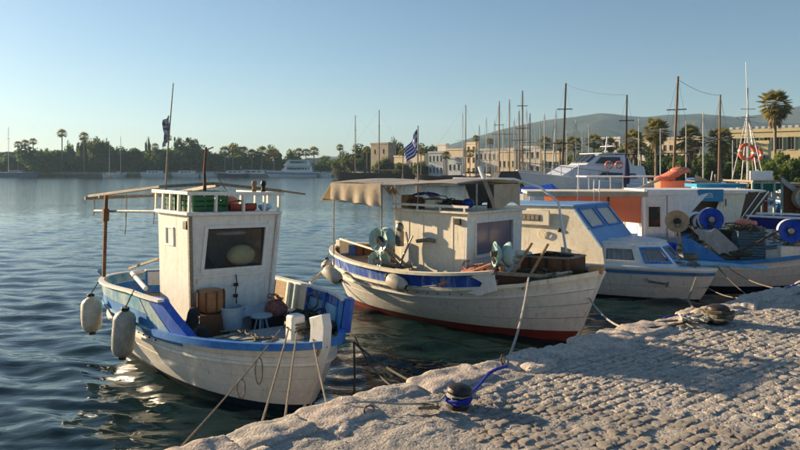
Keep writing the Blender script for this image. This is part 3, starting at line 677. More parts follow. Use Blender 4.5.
for i, (px, top, w, D, kd) in enumerate([(697, 161, 26, 76, 'b'), (676, 163, 22, 77, 'b'), (737, 160, 22, 74, 'b'), (762, 158, 22, 68, 'b'), (785, 155, 26, 62, 'b'), (806, 154, 30, 60, 'b'), (772, 163, 20, 58, 'b')]):
    tree(px, top, w, D, kd, ['bright bush below the middle palm', 'bright bush left of the middle palm', 'bush left of the orange lifebuoy', 'bush in front of the villa windows', 'big bush in front of the villa', 'bush at the right end of the villa', 'low bush at the foot of the tall palm'][i], group='bushes in front of the villa', name='bush', lift=0.)
for i, (px, top, w, D) in enumerate([(385, 160, 22, 165), (405, 163, 24, 160), (425, 163, 22, 155), (395, 144, 20, 178), (418, 148, 26, 190), (430, 146, 22, 186)]):
    tree(px, top, w, D, 'm', ['dark hedge below the tower', 'hedge in front of the low cream house', 'hedge right of the flag pole', 'trees behind the tower', 'tree line behind the flag', 'tree above the blue white house'][i], group='town trees', lift=0.)

# ================================================================== BUILDINGS
PLW = mat('white plaster', (.78, .74, .66), (.68, .63, .55), .85, .8, dirt=.25)
PLC = mat('cream plaster', (.72, .60, .42), (.62, .50, .34), .85, .8, dirt=.25)
PLB = mat('bluish white plaster', (.50, .54, .58), (.42, .46, .50), .85, .8, dirt=.2)
PLY = mat('yellow villa plaster', (.78, .64, .36), (.70, .56, .30), .85, .5, dirt=.2)
PLT = mat('tower stone', (.34, .29, .22), (.24, .2, .16), .95, .8, bump=1., bscale=3, dirt=.4)
DARKW = mat('dark window', (.03, .035, .04), (.05, .05, .05), .3)
SHUT = mat('green blue shutter', (.10, .18, .17), (.08, .14, .14), .6)
TILE = mat('terracotta roof', (.32, .13, .07), (.22, .09, .05), .9, 2)
def building(px0, px1, top, D, depth, wins, m, label, group='houses on the waterfront', parapet=True, rz=R(-42), merlons=0, roof=None, ww=.9, wh=1.3, shutters=False, base=None):
    zb = GZ if base is None else base
    x0, x1 = (px0 - 400) / FPX * D, (px1 - 400) / FPX * D; w = x1 - x0; h = HCAM - (top - HY) / FPX * D - zb
    th_ = -rz; W_ = w; w = W_ * .70 / math.cos(th_); depth = max(1.5, W_ * .30 / math.sin(th_)); cx_ = x0 + W_ * .35
    root = empty('house', (cx_, D + w * .5 * math.sin(th_), zb), rz, label, 'building', group)
    for i in range(merlons): MB().box(-w / 2 + w * (i + .25) / merlons, -w / 2 + w * (i + .75) / merlons, -.14, .2, h + .454, h + .8).build('merlon', PLW, root, smooth=False)
    # walls: front wall is cut round its windows
    cols, rows = wins; b = MB(); sh = h / max(rows, 1); cw = w / max(cols, 1); ww = min(ww, cw * .55); wh = min(wh, sh * .6); th = .35
    X = [-w / 2]; 
    for c in range(cols): cx = -w / 2 + cw * (c + .5); X += [cx - ww / 2, cx + ww / 2]
    X.append(w / 2); Zs = [0.]
    for r in range(rows): cz = sh * r + sh * .52; Zs += [cz - wh / 2, cz + wh / 2]
    Zs.append(h)
    for i in range(len(X) - 1):
        for j in range(len(Zs) - 1):
            if i % 2 and j % 2: continue
            b.box(X[i], X[i + 1], 0, th, Zs[j], Zs[j + 1])
    b.box(-w / 2, w / 2, th, depth, 0, h); b.build('wall', m, root, smooth=False)
    for i in range(1, len(X) - 1, 2):
        for j in range(1, len(Zs) - 1, 2):
            f = MB(); f.box(X[i], X[i + 1], th - .04, th - .01, Zs[j], Zs[j + 1]); wdw = f.build('window', DARKW, root, smooth=False)
            f = MB(); xm = (X[i] + X[i + 1]) / 2; f.box(xm - .03, xm + .03, th - .10, th - .045, Zs[j], Zs[j + 1]); f.box(X[i] - .06, X[i + 1] + .06, -.08, .12, Zs[j] - .08, Zs[j] - .003); f.build('frame', PLW, wdw, smooth=False)
            if shutters:
                for sx in (X[i] - .05 - .45, X[i + 1] + .05):
                    f = MB()
                    for q in range(8): zz = Zs[j] + (Zs[j + 1] - Zs[j]) * q / 8; f.box(sx, sx + .45, -.07, -.02, zz, zz + (Zs[j + 1] - Zs[j]) / 8 - .03)
                    f.build('shutter', SHUT, root, smooth=False)
    if parapet:
        f = MB(); f.box(-w / 2 - .12, w / 2 + .12, -.12, .3, h + .003, h + .45); f.box(-w / 2 - .12, -w / 2 + .18, .3, depth, h + .003, h + .45); f.box(w / 2 - .18, w / 2 + .12, .3, depth, h + .003, h + .45); f.build('parapet', m, root, smooth=False)
    if roof:
        f = MB(); f.hexa([(-w / 2 - .4, -.4, h + .003), (w / 2 + .4, -.4, h + .003), (w / 2 + .4, depth + .4, h + .003), (-w / 2 - .4, depth + .4, h + .003)], [(-w / 2 + 1, depth / 2 - .1, h + roof), (w / 2 - 1, depth / 2 - .1, h + roof), (w / 2 - 1, depth / 2 + .1, h + roof), (-w / 2 + 1, depth / 2 + .1, h + roof)]); f.build('roof', TILE, root, smooth=False)
    return root
building(370, 396, 144, 172, 7, (2, 2), PLT, 'square old stone tower with a sunlit left side', rz=R(-45), ww=.7)
building(394, 412, 157, 168, 8, (4, 1), PLC, 'low cream house between the tower and the flag', rz=R(-42))
building(410, 430, 155, 160, 8, (4, 1), PLC, 'long low cream house below the flag', rz=R(-42))
building(429, 449, 153, 150, 8, (4, 2), PLB, 'bluish white house with balconies', rz=R(-40))
building(438, 449, 145, 178, 8, (2, 1), PLW, 'small white block on the roofline behind', rz=R(-42))
building(448, 470, 150, 172, 8, (5, 1), PLC, 'beige flat roofed building behind the white houses', rz=R(-42))
building(449, 466, 159, 146, 7, (3, 1), PLB, 'low pale blue house with an awning')
building(467, 480, 144, 150, 6, (2, 3), PLC, 'cream tower house with three storeys', rz=R(-46))
building(478, 530, 150, 140, 9, (9, 2), PLW, 'long white arcade building behind the masts', rz=R(-38))
building(522, 548, 148, 132, 8, (4, 2), PLW, 'white two storey house behind the dark masts', rz=R(-40))
building(500, 522, 152, 131, 8, (4, 1), PLC, 'low cream annex among the masts')
building(546, 572, 153, 128, 8, (4, 1), PLC, 'low cream house right of the white house')
building(606, 626, 139, 128, 8, (3, 3), PLW, 'white block standing above the golden palms')
building(640, 660, 139, 150, 8, (3, 2), PLW, 'white house on the slope behind the palms')
building(672, 712, 138, 150, 10, (6, 2), PLC, 'cream building roof showing above the palms')
building(728, 742, 150, 140, 8, (2, 2), PLW, 'small white house left of the villa')
building(756, 850, 130, 86, 12, (8, 2), PLY, 'big yellow villa with shuttered windows and white parapet', shutters=True, ww=1.0, wh=1.7, rz=R(-40), merlons=14)

building(752, 775, 144, 80, 7, (2, 1), PLY, 'front wing of the yellow villa behind the tall palm', shutters=True, ww=1.0, wh=1.7)

b = None
for px0, px1, top, D, lab in [(240, 262, 160, 262, 'pale flat roof showing behind the palms'), (280, 318, 159, 262, 'long pale roof behind the ferry')]:
    building(px0, px1, top, D, 8, (4, 1), PLW, lab, 'buildings behind the ferry')

# ================================================================== MARINA BOATS
SAILB = mat('blue sail cover', (.02, .06, .22), (.03, .08, .28), .8)
CABW = mat('cabin glass strip', (.03, .04, .05), (.05, .06, .07), .2)
def yacht(px, wl, D, L_, rz, hullm, masts, label, group='sailing boats moored along the quay', freeb=.9, cab=True, bb=None, trans=.5, sprit=False, wood_cap=False, name='sailing_boat', boom=True):
    """masts: list of (u fraction -.5..0.5, height m, lean u, lean v, radius, material, spreaders)"""
    x = (px - 400) / FPX * D; root = empty(name, (x, D, 0), rz, label, 'sailboat' if name == 'sailing_boat' else 'boat', group)
    h = Hull(-L_ * .46, -L_ * .5, L_ * .43, L_ * .5, (bb or L_ * .15), (bb or L_ * .15) * .8, lambda t: freeb * (1 + .35 * (2 * t - .9) ** 2), .3, .42, (3, .6), (2, .8), tr=trans)
    h.band(0.02, 1, mt=hullm, root=root, name='hull', n=16, m=3); h.bottom(NAVY, root, 0.02); h.rail(1, .08, .06, mt=WOODR if wood_cap else WHITE2, root=root, n=16)
    if trans > 0: h.transom(hullm, root)
    h.deck(.93, WOODT if wood_cap else WHITE2, root)
    if cab:
        w = (bb or L_ * .15) * .5; b = MB(); z = freeb * .95
        b.hexa([(-L_ * .15, -w, z), (L_ * .2, -w * .8, z), (L_ * .2, w * .8, z), (-L_ * .15, w, z)], [(-L_ * .14, -w * .85, z + .45), (L_ * .14, -w * .65, z + .38), (L_ * .14, w * .65, z + .38), (-L_ * .14, w * .85, z + .45)])
        b.build('cabin', WHITE2 if not wood_cap else WOODR, root, bevel=.03)
        for sd in (-1, 1):
            b = MB(); b.plate([(-L_ * .12, sd * (w * .965), z + .15), (L_ * .12, sd * w * .80, z + .15), (L_ * .11, sd * w * .75, z + .3), (-L_ * .12, sd * (w * .915), z + .3)], (0, sd * .02, 0)); b.build('cabin_window', CABW, root)
    for (uf, H_, lu, lv, r, mm, sp) in masts:
        u = uf * L_; z0 = freeb * .9; tip = Vector((u + lu, lv, H_)); foot = Vector((u, 0, z0))
        mo = MB().tube([foot, foot.lerp(tip, .5), tip], r, 8, r * .65).build('mast', mm, root)
        for q in range(sp):
            c = foot.lerp(tip, (q + 1) / (sp + 1) + .08); MB().tube([c - Vector((0, .09 * H_ / (q + 1) ** .5, 0)), c + Vector((0, .09 * H_ / (q + 1) ** .5, 0))], r * .4, 5).build('spreader', mm, mo)
        b = MB()
        for e in ((L_ * .49, 0, freeb), (-L_ * .48, 0, freeb), (u, h.B * .9, freeb), (u, -h.B * .9, freeb)): b.tube([tip - Vector((0, 0, .1)), e], .006 if D < 60 else .008, 4)
        b.build('rigging', ROPED, mo)
        if boom:
            MB().tube([(u, 0, z0 + .9), (u - L_ * .33, 0, z0 + .85)], r * .6, 6).build('boom', mm, mo)
            MB().tube([(u - .1, 0, z0 + 1.0), (u - L_ * .17, 0, z0 + 1.08), (u - L_ * .32, 0, z0 + .96)], .11, 8, .07).build('furled_sail', SAILB if rnd.random() < .5 else CANVAS, mo)
    if sprit: MB().tube([(L_ * .44, 0, freeb * 1.1), (L_ * .66, 0, freeb * 1.5)], .07, 6, .04).build('bowsprit', WOODR, root)
    return root
def H_at(top, D): return HCAM - (top - HY) / FPX * D
GREYB = mat('blue grey hull', (.16, .22, .30), (.12, .17, .24), .4)
yacht(14, 177, 236, 17, R(178), GREYB, [(.12, H_at(127, 236), -.0, 0, .11, MASTA, 2)], 'blue hulled sailing yacht at the far left edge', 'yachts off the castle shore', 1.6)
yacht(109, 177, 236, 9, R(95), WHITE2, [(.05, H_at(140, 236), 0, 0, .09, MASTA, 1)], 'left one of the two small sailboats below the castle wall', 'yachts off the castle shore', 1.1)
yacht(120, 177, 236, 9, R(85), WHITE2, [(.05, H_at(136, 236), 0, 0, .09, MASTA, 1)], 'right one of the two small sailboats below the castle wall', 'yachts off the castle shore', 1.1)
def cruiser(px, D, L_, rz, hullm, label, decks=1, group='motor boats off the castle shore', freeb=1.3, name='motor_boat', stripe=None):
    x = (px - 400) / FPX * D; root = empty(name, (x, D, 0), rz, label, 'boat', group)
    h = Hull(-L_ * .48, -L_ * .5, L_ * .42, L_ * .5, L_ * .16, L_ * .13, lambda t: freeb * (1 + .5 * max(0, t - .4)), .3, .4, (3, .6), (2, .8), tr=.7)
    h.band(.02, 1, mt=hullm, root=root, name='hull', n=16); h.bottom(NAVY, root, .02); h.rail(1, .1, .1, mt=WHITE2, root=root, n=16); h.transom(hullm, root); h.deck(.95, WHITE2, root)
    z = freeb * 1.0; w = L_ * .12; x0, x1 = -L_ * .36, L_ * .2
    for k in range(decks):
        hh = L_ * .085 if decks == 1 else 2.1
        b = MB().hexa([(x0, -w, z), (x1, -w * .8, z), (x1, w * .8, z), (x0, w, z)], [(x0 + .1, -w * .9, z + hh), (x1 - hh * .9, -w * .75, z + hh), (x1 - hh * .9, w * .75, z + hh), (x0 + .1, w * .9, z + hh)]); cab = b.build('cabin', WHITE2, root, bevel=.04)
        for sd in (-1, 1):
            n = 3 if decks == 1 else 9
            for q in range(n):
                a0 = x0 + .3 + (x1 - hh - x0 - .6) * q / n; a1 = a0 + (x1 - hh - x0 - .6) / n * .8
                MB().plate([(a0, sd * w * .95, z + hh * .4), (a1, sd * w * (.95 - .06), z + hh * .4), (a1, sd * w * (.92 - .06), z + hh * .75), (a0, sd * w * .93, z + hh * .75)], (0, sd * .06, 0)).build('window', CABW, cab)
        MB().plate([(x1 - hh * .35, -w * .62, z + hh * .4), (x1 - hh * .35, w * .62, z + hh * .4), (x1 - hh * .7, w * .6, z + hh * .8), (x1 - hh * .7, -w * .6, z + hh * .8)], (.05, 0, .03)).build('windscreen', CABW, cab)
        MB().box(x0 - .6, x1 - hh * .8, -w, w, z + hh + .004, z + hh + .12).build('roof', WHITE2 if k == 0 or not stripe else stripe, root, bevel=.03)
        z += hh + .12; x0 += L_ * .05; x1 -= L_ * .1 if decks == 1 else L_ * .06
    MB().tube([(x0 + .5, 0, z), (x0 + .3, 0, z + L_ * .12)], .05, 6).build('antenna_mast', MASTA, root)
    b = MB()
    for sd in (-1, 1):
        b.tube([Vector(h.P(t, 1, sd, -.05)) + Vector((0, 0, .6)) for t in [.5 + .5 * i / 10 for i in range(11)]], .025, 5)
        for t in (.5, .62, .74, .86, .96): p = Vector(h.P(t, 1, sd, -.05)); b.tube([p, p + Vector((0, 0, .6))], .02, 4)
    b.build('railing', STEEL, root)
    if stripe: h.band(.55, .75, off=.012, th=.01, mt=stripe, root=root, name='hull_stripe')
    return root
cruiser(152, 236, 11, R(160), WHITE2, 'white cabin cruiser below the cypress'); cruiser(184, 236, 11, R(165), WHITE2, 'white cabin cruiser left of the dark boat')
cruiser(232, 234, 12, R(170), mat('navy hull gloss', (.01, .02, .07), (.02, .03, .09), .3), 'dark blue motor boat left of the grey patrol boat'); cruiser(250, 236, 14, R(172), mat('grey patrol hull', (.34, .32, .30), (.28, .27, .25), .5), 'grey patrol boat beside the ferry')
cruiser(292, 228, 19, R(176), WHITE2, 'large white ferry with two decks and a blue stripe', 2, freeb=1.9, stripe=MAT['mid blue paint'], name='ferry_boat')
for px, D, L_, rz, lab in [(326, 226, 8, R(150), 'small white boat right of the ferry stern'), (210, 238, 7, R(30), 'little white boat between the cruisers and dark boat')]: cruiser(px, D, L_, rz, WHITE2, lab)
yacht(374, 178, 158, 21, R(172), WOODD, [(-.06, H_at(110, 158), 0, 0, .15, MASTW, 2), (.22, H_at(115, 158), 0, 0, .14, MASTW, 2)], 'dark two masted schooner left of the flag', freeb=1.7, sprit=True, wood_cap=True)
M_ = lambda top, D, r=.09, mm=None, lu=0., sp=1, u=.05, lv=0.: (u, H_at(top, D), lu, lv, r, mm or MASTA, sp)
yacht(452, 180, 120, 14, R(170), WOODD, [M_(105, 120, .12, MASTW, u=-.18)], 'dark gulet with a single mast right of the flag', freeb=1.3, sprit=True, wood_cap=True)
yacht(480, 180, 118, 9, R(100), WHITE2, [M_(125, 118, .07, MASTW)], 'small sailboat left of the crowd of masts')
yacht(487, 180, 112, 10, R(95), WHITE2, [M_(117, 112, .08)], 'white masted sailboat with blue cover left in the crowd of masts')
yacht(495, 180, 110, 9, R(92), GREYB, [M_(119, 110, .07)], 'grey hulled sailboat between the white masts')
yacht(499, 180, 92, 13, R(82), BLACKH, [M_(106, 92, .12, MASTW, 0, 2), (-.25, H_at(104, 92), -.6, 0, .10, MASTW, 1)], 'black gulet with two brown masts', freeb=1.4, sprit=True, wood_cap=True)
yacht(504, 180, 84, 9, R(98), WHITE2, [M_(126, 84, .07)], 'sailboat with a slim white mast before the black gulet')
yacht(522, 180, 82, 15, R(75), WOODD, [M_(90, 82, .13, MASTW, 0, 3), (-.3, H_at(114, 82), 0, 0, .09, MASTW, 1)], 'brown gulet with the thick banded mast', freeb=1.5, sprit=True, wood_cap=True)
yacht(519, 180, 104, 9, R(88), WHITE2, [M_(125, 104, .07)], 'sailboat with a short pale mast behind the brown gulet')
yacht(531, 180, 90, 11, R(93), WHITE2, [M_(113, 90, .09, MASTW)], 'sailboat with a brown mast right of the banded mast')
yacht(536, 180, 100, 8, R(95), WHITE2, [M_(131, 100, .06)], 'smallest sailboat in the crowd of masts')
yacht(546, 180, 78, 11, R(97), WHITE2, [M_(113, 78, .08)], 'sailboat with a tall white mast left of the dark leaning mast')
yacht(552, 180, 72, 10, R(86), WHITE2, [M_(118, 72, .08, lv=-.5)], 'sailboat with a white mast tilting to the right')
yacht(562, 180, 58, 14, R(78), WOODD, [M_(83, 58, .12, MAT['dark wet wood'], -.5, 2, lv=-.35)], 'dark gulet with the tallest leaning mast', freeb=1.4, sprit=True, wood_cap=True)
yacht(568, 180, 70, 9, R(92), WHITE2, [M_(130, 70, .07)], 'low sailboat right of the tallest mast')
yacht(577, 180, 74, 10, R(90), WHITE2, [M_(120, 74, .075)], 'sailboat with a white mast before the golden palms')
yacht(583, 180, 90, 8, R(90), WHITE2, [M_(130, 90, .07)], 'sailboat with crossed spreader before the golden palms')
for px_, top_, D_y, L_y, rz_, hm_y, r_y, lab_ in [(463, 112, 126, 10, 92, WHITE2, .08, 'sailboat with a thin mast right of the small gulet'), (510, 99, 96, 12, 88, WOODD, .10, 'brown boat with a bare mast left of the banded mast'), (515, 118, 90, 9, 95, WHITE2, .07, 'sailboat just left of the banded mast'), (527, 108, 94, 11, 86, GREYB, .08, 'grey sailboat just right of the banded mast'), (541, 120, 88, 9, 94, WHITE2, .07, 'sailboat with a low mast before the white house'), (557, 108, 92, 11, 90, WHITE2, .08, 'sailboat close left of the tallest leaning mast'), (590, 124, 84, 10, 92, WHITE2, .075, 'sailboat among the golden palms'), (640, 118, 60, 9, 84, WHITE2, .06, 'sailboat right of the dark mast'), (662, 128, 58, 8, 88, WHITE2, .05, 'small sailboat left of the leaning brown mast'), (688, 120, 55, 9, 86, WHITE2, .05, 'sailboat between the leaning mast and the middle palm')]:
    yacht(px_, 180, D_y, L_y, R(rz_), hm_y, [M_(top_, D_y, r_y, MASTW if r_y >= .1 or px_ % 3 == 0 else MASTA)], lab_)
yacht(625, 183, 44, 11, R(70), WHITE2, [M_(94, 44, .085, MAT['dark wet wood'], .0, 2, lv=-.12)], 'sailboat with a dark mast behind the motor yacht', freeb=.9)
yacht(672, 183, 33, 10, R(62), WHITE, [M_(77, 33, .08, MASTW, -.15, 2, u=.0, lv=-.3)], 'sailboat with a leaning brown mast behind the orange bundle', freeb=.8, boom=False)
yacht(705, 183, 46, 9, R(80), WHITE2, [M_(112, 46, .05)], 'sailboat with a slim white mast and furled flag', freeb=.8)
yacht(720, 183, 41, 10, R(75), WHITE, [M_(94, 41, .08, MASTW, 0, 1, lv=-.12)], 'sailboat with a brown mast left of the lifebuoy', freeb=.8)
yacht(735, 183, 52, 9, R(85), WHITE2, [M_(140, 52, .05)], 'low white sailboat moored beyond the lifebuoy', freeb=.8)
for i, (px, D, L_, rz, hm_) in enumerate([(600, 70, 7, 80, WHITE2), (640, 56, 7, 75, WHITE2), (655, 60, 8, 100, MBLUE), (690, 50, 8, 110, WHITE2), (712, 44, 7, 70, WHITE), (735, 46, 7, 100, MBLUE), (770, 44, 8, 60, WHITE2), (790, 40, 7, 80, MBLUE), (812, 44, 8, 100, WHITE2), (590, 88, 7, 95, MBLUE), (540, 98, 8, 80, WHITE2), (512, 108, 8, 92, GREYB)]):
    cruiser(px, D, L_, R(rz), hm_, ['white launch left of the golden palms', 'white launch below the dark tree', 'blue launch near the waterfront bushes', 'white launch behind the orange bundle', 'old white launch below the palm', 'blue launch near the lifebuoy', 'white launch in front of the villa', 'blue launch in front of the villa bushes', 'white launch at the right edge of the basin', 'blue launch below the white masts', 'white launch among the gulets', 'grey launch among the masts'][i], 1, 'small launches in the marina', .75)
# ================================================================== NEAR BOATS
def hexwall(mb, pts, d): mb.plate(pts, d); return mb
# ---------------------------------------------------------------- boat one: blue and white, nearest
B1 = empty('fishing_boat', (-2.4216, 8.5768, 0), R(-48.65), 'blue and white wooden fishing boat with a white box wheelhouse, nearest at left', 'fishing boat', roll=R(-1.6))
M1 = frame(B1)
h = Hull(-2.25, -2.62, 2.12, 2.5, 1.0, .68, lambda t: .68 + .12 * max(0, 2 * t - 1) ** 2 + .04 * max(0, 1 - 2 * t) ** 2, .35, .46, (3.6, .5), (2.4, .66), bh=lambda t: .38 - .14 * max(0, 1 - 2.2 * t))
H1 = h
h.bottom(NAVY, B1, .13)
for i, (a, c) in enumerate([(.13, .33), (.33, .52), (.52, .70), (.70, .84), (.84, .985)]):
    if a < .84: h.band(a + .003, c - .003, mt=HULLW, root=B1, off=.003 * (i % 2), name='hull_plank', n=40, m=3); continue
    h.band(a + .003, c, .70, 1.0, mt=HULLW, root=B1, name='hull_plank', n=20, m=3); h.band(a + .003, c, 0.0, .70, mt=PANB, root=B1, name='hull_plank', n=24, m=3, label='blue weathered top strake')
h.band(.10, 1., off=-.022, th=.02, mt=WOODG, root=B1, name='hull_lining', m=6)
h.rail(.74, .035, .03, off=.02, mt=HULLW, root=B1, name='rubbing_strake')
for t in [.30 + .035 * i for i in range(9)]:
    p = Vector(h.P(t, .82, -1, .012)); q = Vector(h.P(t + .01, .82, -1, .012))
    MB().ball((0, 0, 0), (.028, .006, .012), 10, 6).build('scupper', BLACK, B1).matrix_local = Matrix.Translation(p) @ Matrix.Rotation(math.atan2(q.y - p.y, q.x - p.x), 4, 'Z')
# gunwale, blue forward
h.rail(1.0, .10, .075, .60, 1.0, off=.02, mt=GUNB, root=B1, name='gunwale', label='bright blue gunwale round the foredeck')
h.rail(1.0, .03, .03, 0, .60, off=.01, mt=TEAL, root=B1, name='gunwale')
# near bulwark with its sloping blue end
T1 = lambda q: .735 - .115 * q
def nb(t0, t1f, h0, h1, off, th, name, m, side=-1, label=None, n=26):
    b = MB()
    def fn(a, q):
        hh = h0 + (h1 - h0) * q; t = t0 + (t1f(hh - 1) - t0) * a
        if t0 == 0: t = t1f(hh - 1) * (1 - math.cos(a * math.pi / 2)) if True else t
        return h.P(t, hh, side, off)
    b.slab(fn if side < 0 else (lambda a, q: fn(1 - a, q)), n, 3, th); return b.build(name, m, B1, label=label)
nb(0, T1, 1.0, 1.42, 0, .03, 'bulwark_plank', PANB); nb(0, T1, 1.44, 1.98, .004, .03, 'bulwark_plank', TEAL)
b = MB(); b.slab(lambda a, q: h.P(T1(q) - .055 + .06 * a, 1 + q, -1, .02), 3, 6, .10); b.build('bulwark_end_board', BLUE, B1, label='bright blue sloping end board of the bulwark')
b = MB(); b.slab(lambda a, q: h.P(T1(q) - .13 + .065 * a, 1 + q, -1, .012), 3, 6, .05); b.build('bulwark_brace', TEAL, B1)
h.rail(2.0, .075, .03, 0, .63, off=.01, side=-1, mt=WHITE, root=B1, name='cap_rail', label='white cap rail of the near bulwark')
# far bulwark, seen from inside
h.band(1.0, 1.98, 0, .90, side=1, off=.0, th=.03, mt=PANB, root=B1, name='bulwark_plank')
h.rail(2.0, .09, .035, 0, .90, off=.0, side=1, mt=WHITE, root=B1, name='cap_rail')
for (ta, tb, m, z0, z1, of) in [(.0, .44, WHITE, 1.05, 1.93, -.04), (.445, .545, WOODT, 1.0, 1.95, -.045), (.55, .59, TEAL, 1.0, 1.95, -.05), (.60, .655, CREAM, 1.0, 1.95, -.05), (.665, .765, LTEAL, 1.12, 1.70, -.06), (.77, .86, MAT['pale worn blue paint'], 1.12, 1.70, -.062), (.665, .86, DBLUE, 1.72, 1.97, -.05)]:
    b = MB(); b.slab(lambda a, q: h.P(tb - (tb - ta) * a, z0 + (z1 - z0) * q, 1, of), 8, 3, -.02); b.build('bulwark_panel', m, B1)
for t, m in ((.445, WHITE), (.548, WHITE), (.595, CREAM), (.66, BLUE), (.767, DBLUE)):
    a, c = Vector(h.P(t, 1.0, 1, -.07)), Vector(h.P(t, 2.0, 1, -.07)); MB().beam(a, c, .045, .05, (1, 0, 0)).build('bulwark_rib', m, B1, bevel=.005)
b = MB(); b.slab(lambda a, q: h.P(.905 - .045 * a, 1 + 1.02 * q, 1, .01), 3, 5, -.11); b.build('bulwark_end_board', BLUE, B1, label='upright blue end board of the far bulwark')
b = MB(); b.tube([Vector(h.P(.70 + .035 * math.cos(a) , 1.62 - .25 * math.sin(a), 1, -.10)) for a in [i * math.pi / 8 for i in range(17)]], .012, 6); b.build('hanging_line', ROPE, B1)
h.deck(.62, DECK, B1, .03, .74, name='work_deck'); h.deck(.955, DECK, B1, .72, .992, name='foredeck')
b = MB(); p = [h.P(.74, hh, s, -.04) for s in (-1, 1) for hh in (.6, .97)]; b.plate([p[0], p[2], p[3], p[1]], (.02, 0, 0)); b.build('deck_step', PANB, B1)
# stem
stem(B1, HULLW, [(2.02, 0, -.3), (2.10, 0, 0), (2.30, 0, .4), (2.47, 0, .78), (2.48, 0, .98), (2.44, 0, 1.10)], .17, .17)
MB().box(1.81, 1.97, -.085, .085, .72, 1.01).build('mooring_bitt', WHITE, B1, bevel=.03)
MB().tube([(-2.45, -.62, .90), (-2.62, -.72, 1.02)], .035, 8).build('quarter_post', TEAL, B1)
# wheelhouse
ZB, ZT = .42, 2.02
hw = lambda z: .53 + .085 * (z - ZB) / (ZT - ZB); xf = lambda z: .36 + .07 * (z - ZB) / (ZT - ZB); xb = -.56
for sd in (-1, 1):
    b = MB(); c = lambda x, z, o=0.: (x, sd * (hw(z) + o), z)
    b.plate([c(xb, ZB), c(xf(ZB), ZB), c(xf(ZT), ZT), c(xb, ZT)], (0, -sd * .035, 0)); b.build('side_wall', WHITE, B1)
    b = MB()
    for (x0, z0, x1, z1) in ((-.30, 1.62, -.04, 1.64), (-.30, 1.84, -.04, 1.86), (-.30, 1.64, -.28, 1.84), (-.06, 1.64, -.04, 1.84)):
        b.plate([c(x0, z0, .004), c(x1, z0, .004), c(x1, z1, .004), c(x0, z1, .004)], (0, sd * .012, 0))
    b.build('hatch_frame', WHITE2, B1)
b = MB(); b.plate([(xb, -hw(ZB) + .035, ZB), (xb, hw(ZB) - .035, ZB), (xb, hw(ZT) - .035, ZT), (xb, -hw(ZT) + .035, ZT)], (.03, 0, 0)); b.build('aft_wall', WHITE, B1)
zs_ = 1.27
def fw(z, y): return Vector((xf(z), y, z))
b = MB(); b.plate([fw(ZB, -hw(ZB)), fw(ZB, hw(ZB)), fw(zs_ - .012, hw(zs_)), fw(zs_ - .012, -hw(zs_))], (-.035, 0, 0)); b.build('front_lower_panel', WHITE, B1, bevel=.004)
wy0, wy1, wz0, wz1 = -.40, .40, 1.36, 1.86
for nm, pts in (('front_panel', [fw(zs_ + .012, -hw(zs_)), fw(zs_ + .012, hw(zs_)), fw(wz0, hw(wz0)), fw(wz0, -hw(wz0))]), ('front_panel', [fw(wz1, -hw(wz1)), fw(wz1, hw(wz1)), fw(ZT, hw(ZT)), fw(ZT, -hw(ZT))]),
                ('front_panel', [fw(wz0 + .001, -hw(wz0)), fw(wz0 + .001, wy0), fw(wz1 - .001, wy0 + .03), fw(wz1 - .001, -hw(wz1))]), ('front_panel', [fw(wz0 + .001, wy1), fw(wz0 + .001, hw(wz0)), fw(wz1 - .001, hw(wz1)), fw(wz1 - .001, wy1 + .03)])):
    MB().plate(pts, (-.035, 0, 0)).build(nm, WHITE, B1)
b = MB(); e = .045; D_ = (.02, 0, 0)
for pts in ([(wz0 - e, wy0 - e), (wz0 - e, wy1 + e), (wz0, wy1 + e), (wz0, wy0 - e)], [(wz1, wy0 - e + .03), (wz1, wy1 + e + .03), (wz1 + e, wy1 + e + .03), (wz1 + e, wy0 - e + .03)], [(wz0, wy0 - e), (wz0, wy0), (wz1, wy0 + .03), (wz1, wy0 - e + .03)], [(wz0, wy1), (wz0, wy1 + e), (wz1, wy1 + e + .03), (wz1, wy1 + .03)]):
    b.plate([fw(z, y) + Vector((.001, 0, 0)) for z, y in pts], D_)
wf = b.build('window', WHITE, B1); b = MB()
for (za, zb_, ya, yb) in ((wz0, wz0 + .018, wy0, wy1), (wz1 - .018, wz1, wy0 + .03, wy1 + .03), (wz0, wz1, wy0 + .01, wy0 + .032), (wz0, wz1, wy1 - .002, wy1 + .02)): b.plate([fw(za, ya) - Vector((.012, 0, 0)), fw(za, yb) - Vector((.012, 0, 0)), fw(zb_, yb) - Vector((.012, 0, 0)), fw(zb_, ya) - Vector((.012, 0, 0))], (.009, 0, 0))
b.build('seal', BLACK, wf); MB().plate([fw(wz0, wy0) - Vector((.02, 0, 0)), fw(wz0, wy1) - Vector((.02, 0, 0)), fw(wz1, wy1 + .03) - Vector((.02, 0, 0)), fw(wz1, wy0 + .03) - Vector((.02, 0, 0))], (-.004, 0, 0)).build('pane', GLASSC, wf)
MB().box(-.6, .47, -.66, .66, ZT + .002, ZT + .05).build('roof', WHITE, B1, bevel=.012)
MB().beam((.365 + .045, -hw(zs_) - .01, zs_), (.365 + .045, hw(zs_) + .01, zs_), .02, .025).build('front_batten', WHITE, B1)
for sd in (-1, 1): MB().beam((.45 - .045, sd * (hw(ZB) + .005), ZB + .3), (.45, sd * (hw(ZT) + .004), ZT), .045, .045, (1, 0, 0)).build('corner_post', WOODG if sd < 0 else WHITE, B1)
MB().box(.30, .41, -hw(1.9) - .035, -hw(1.9) + .0, 1.86, 1.96).build('side_light', BLACK, B1, bevel=.006)
b = MB(); b.tube([(.435, .02, 1.27), (.445, .03, 1.18), (.44, .02, 1.05), (.455, .03, .9), (.44, .03, .82)], .008, 6).box(.42, .45, .0, .05, 1.12, 1.16).box(.42, .45, .0, .05, .98, 1.02); b.build('window_latch', BLACK, B1)
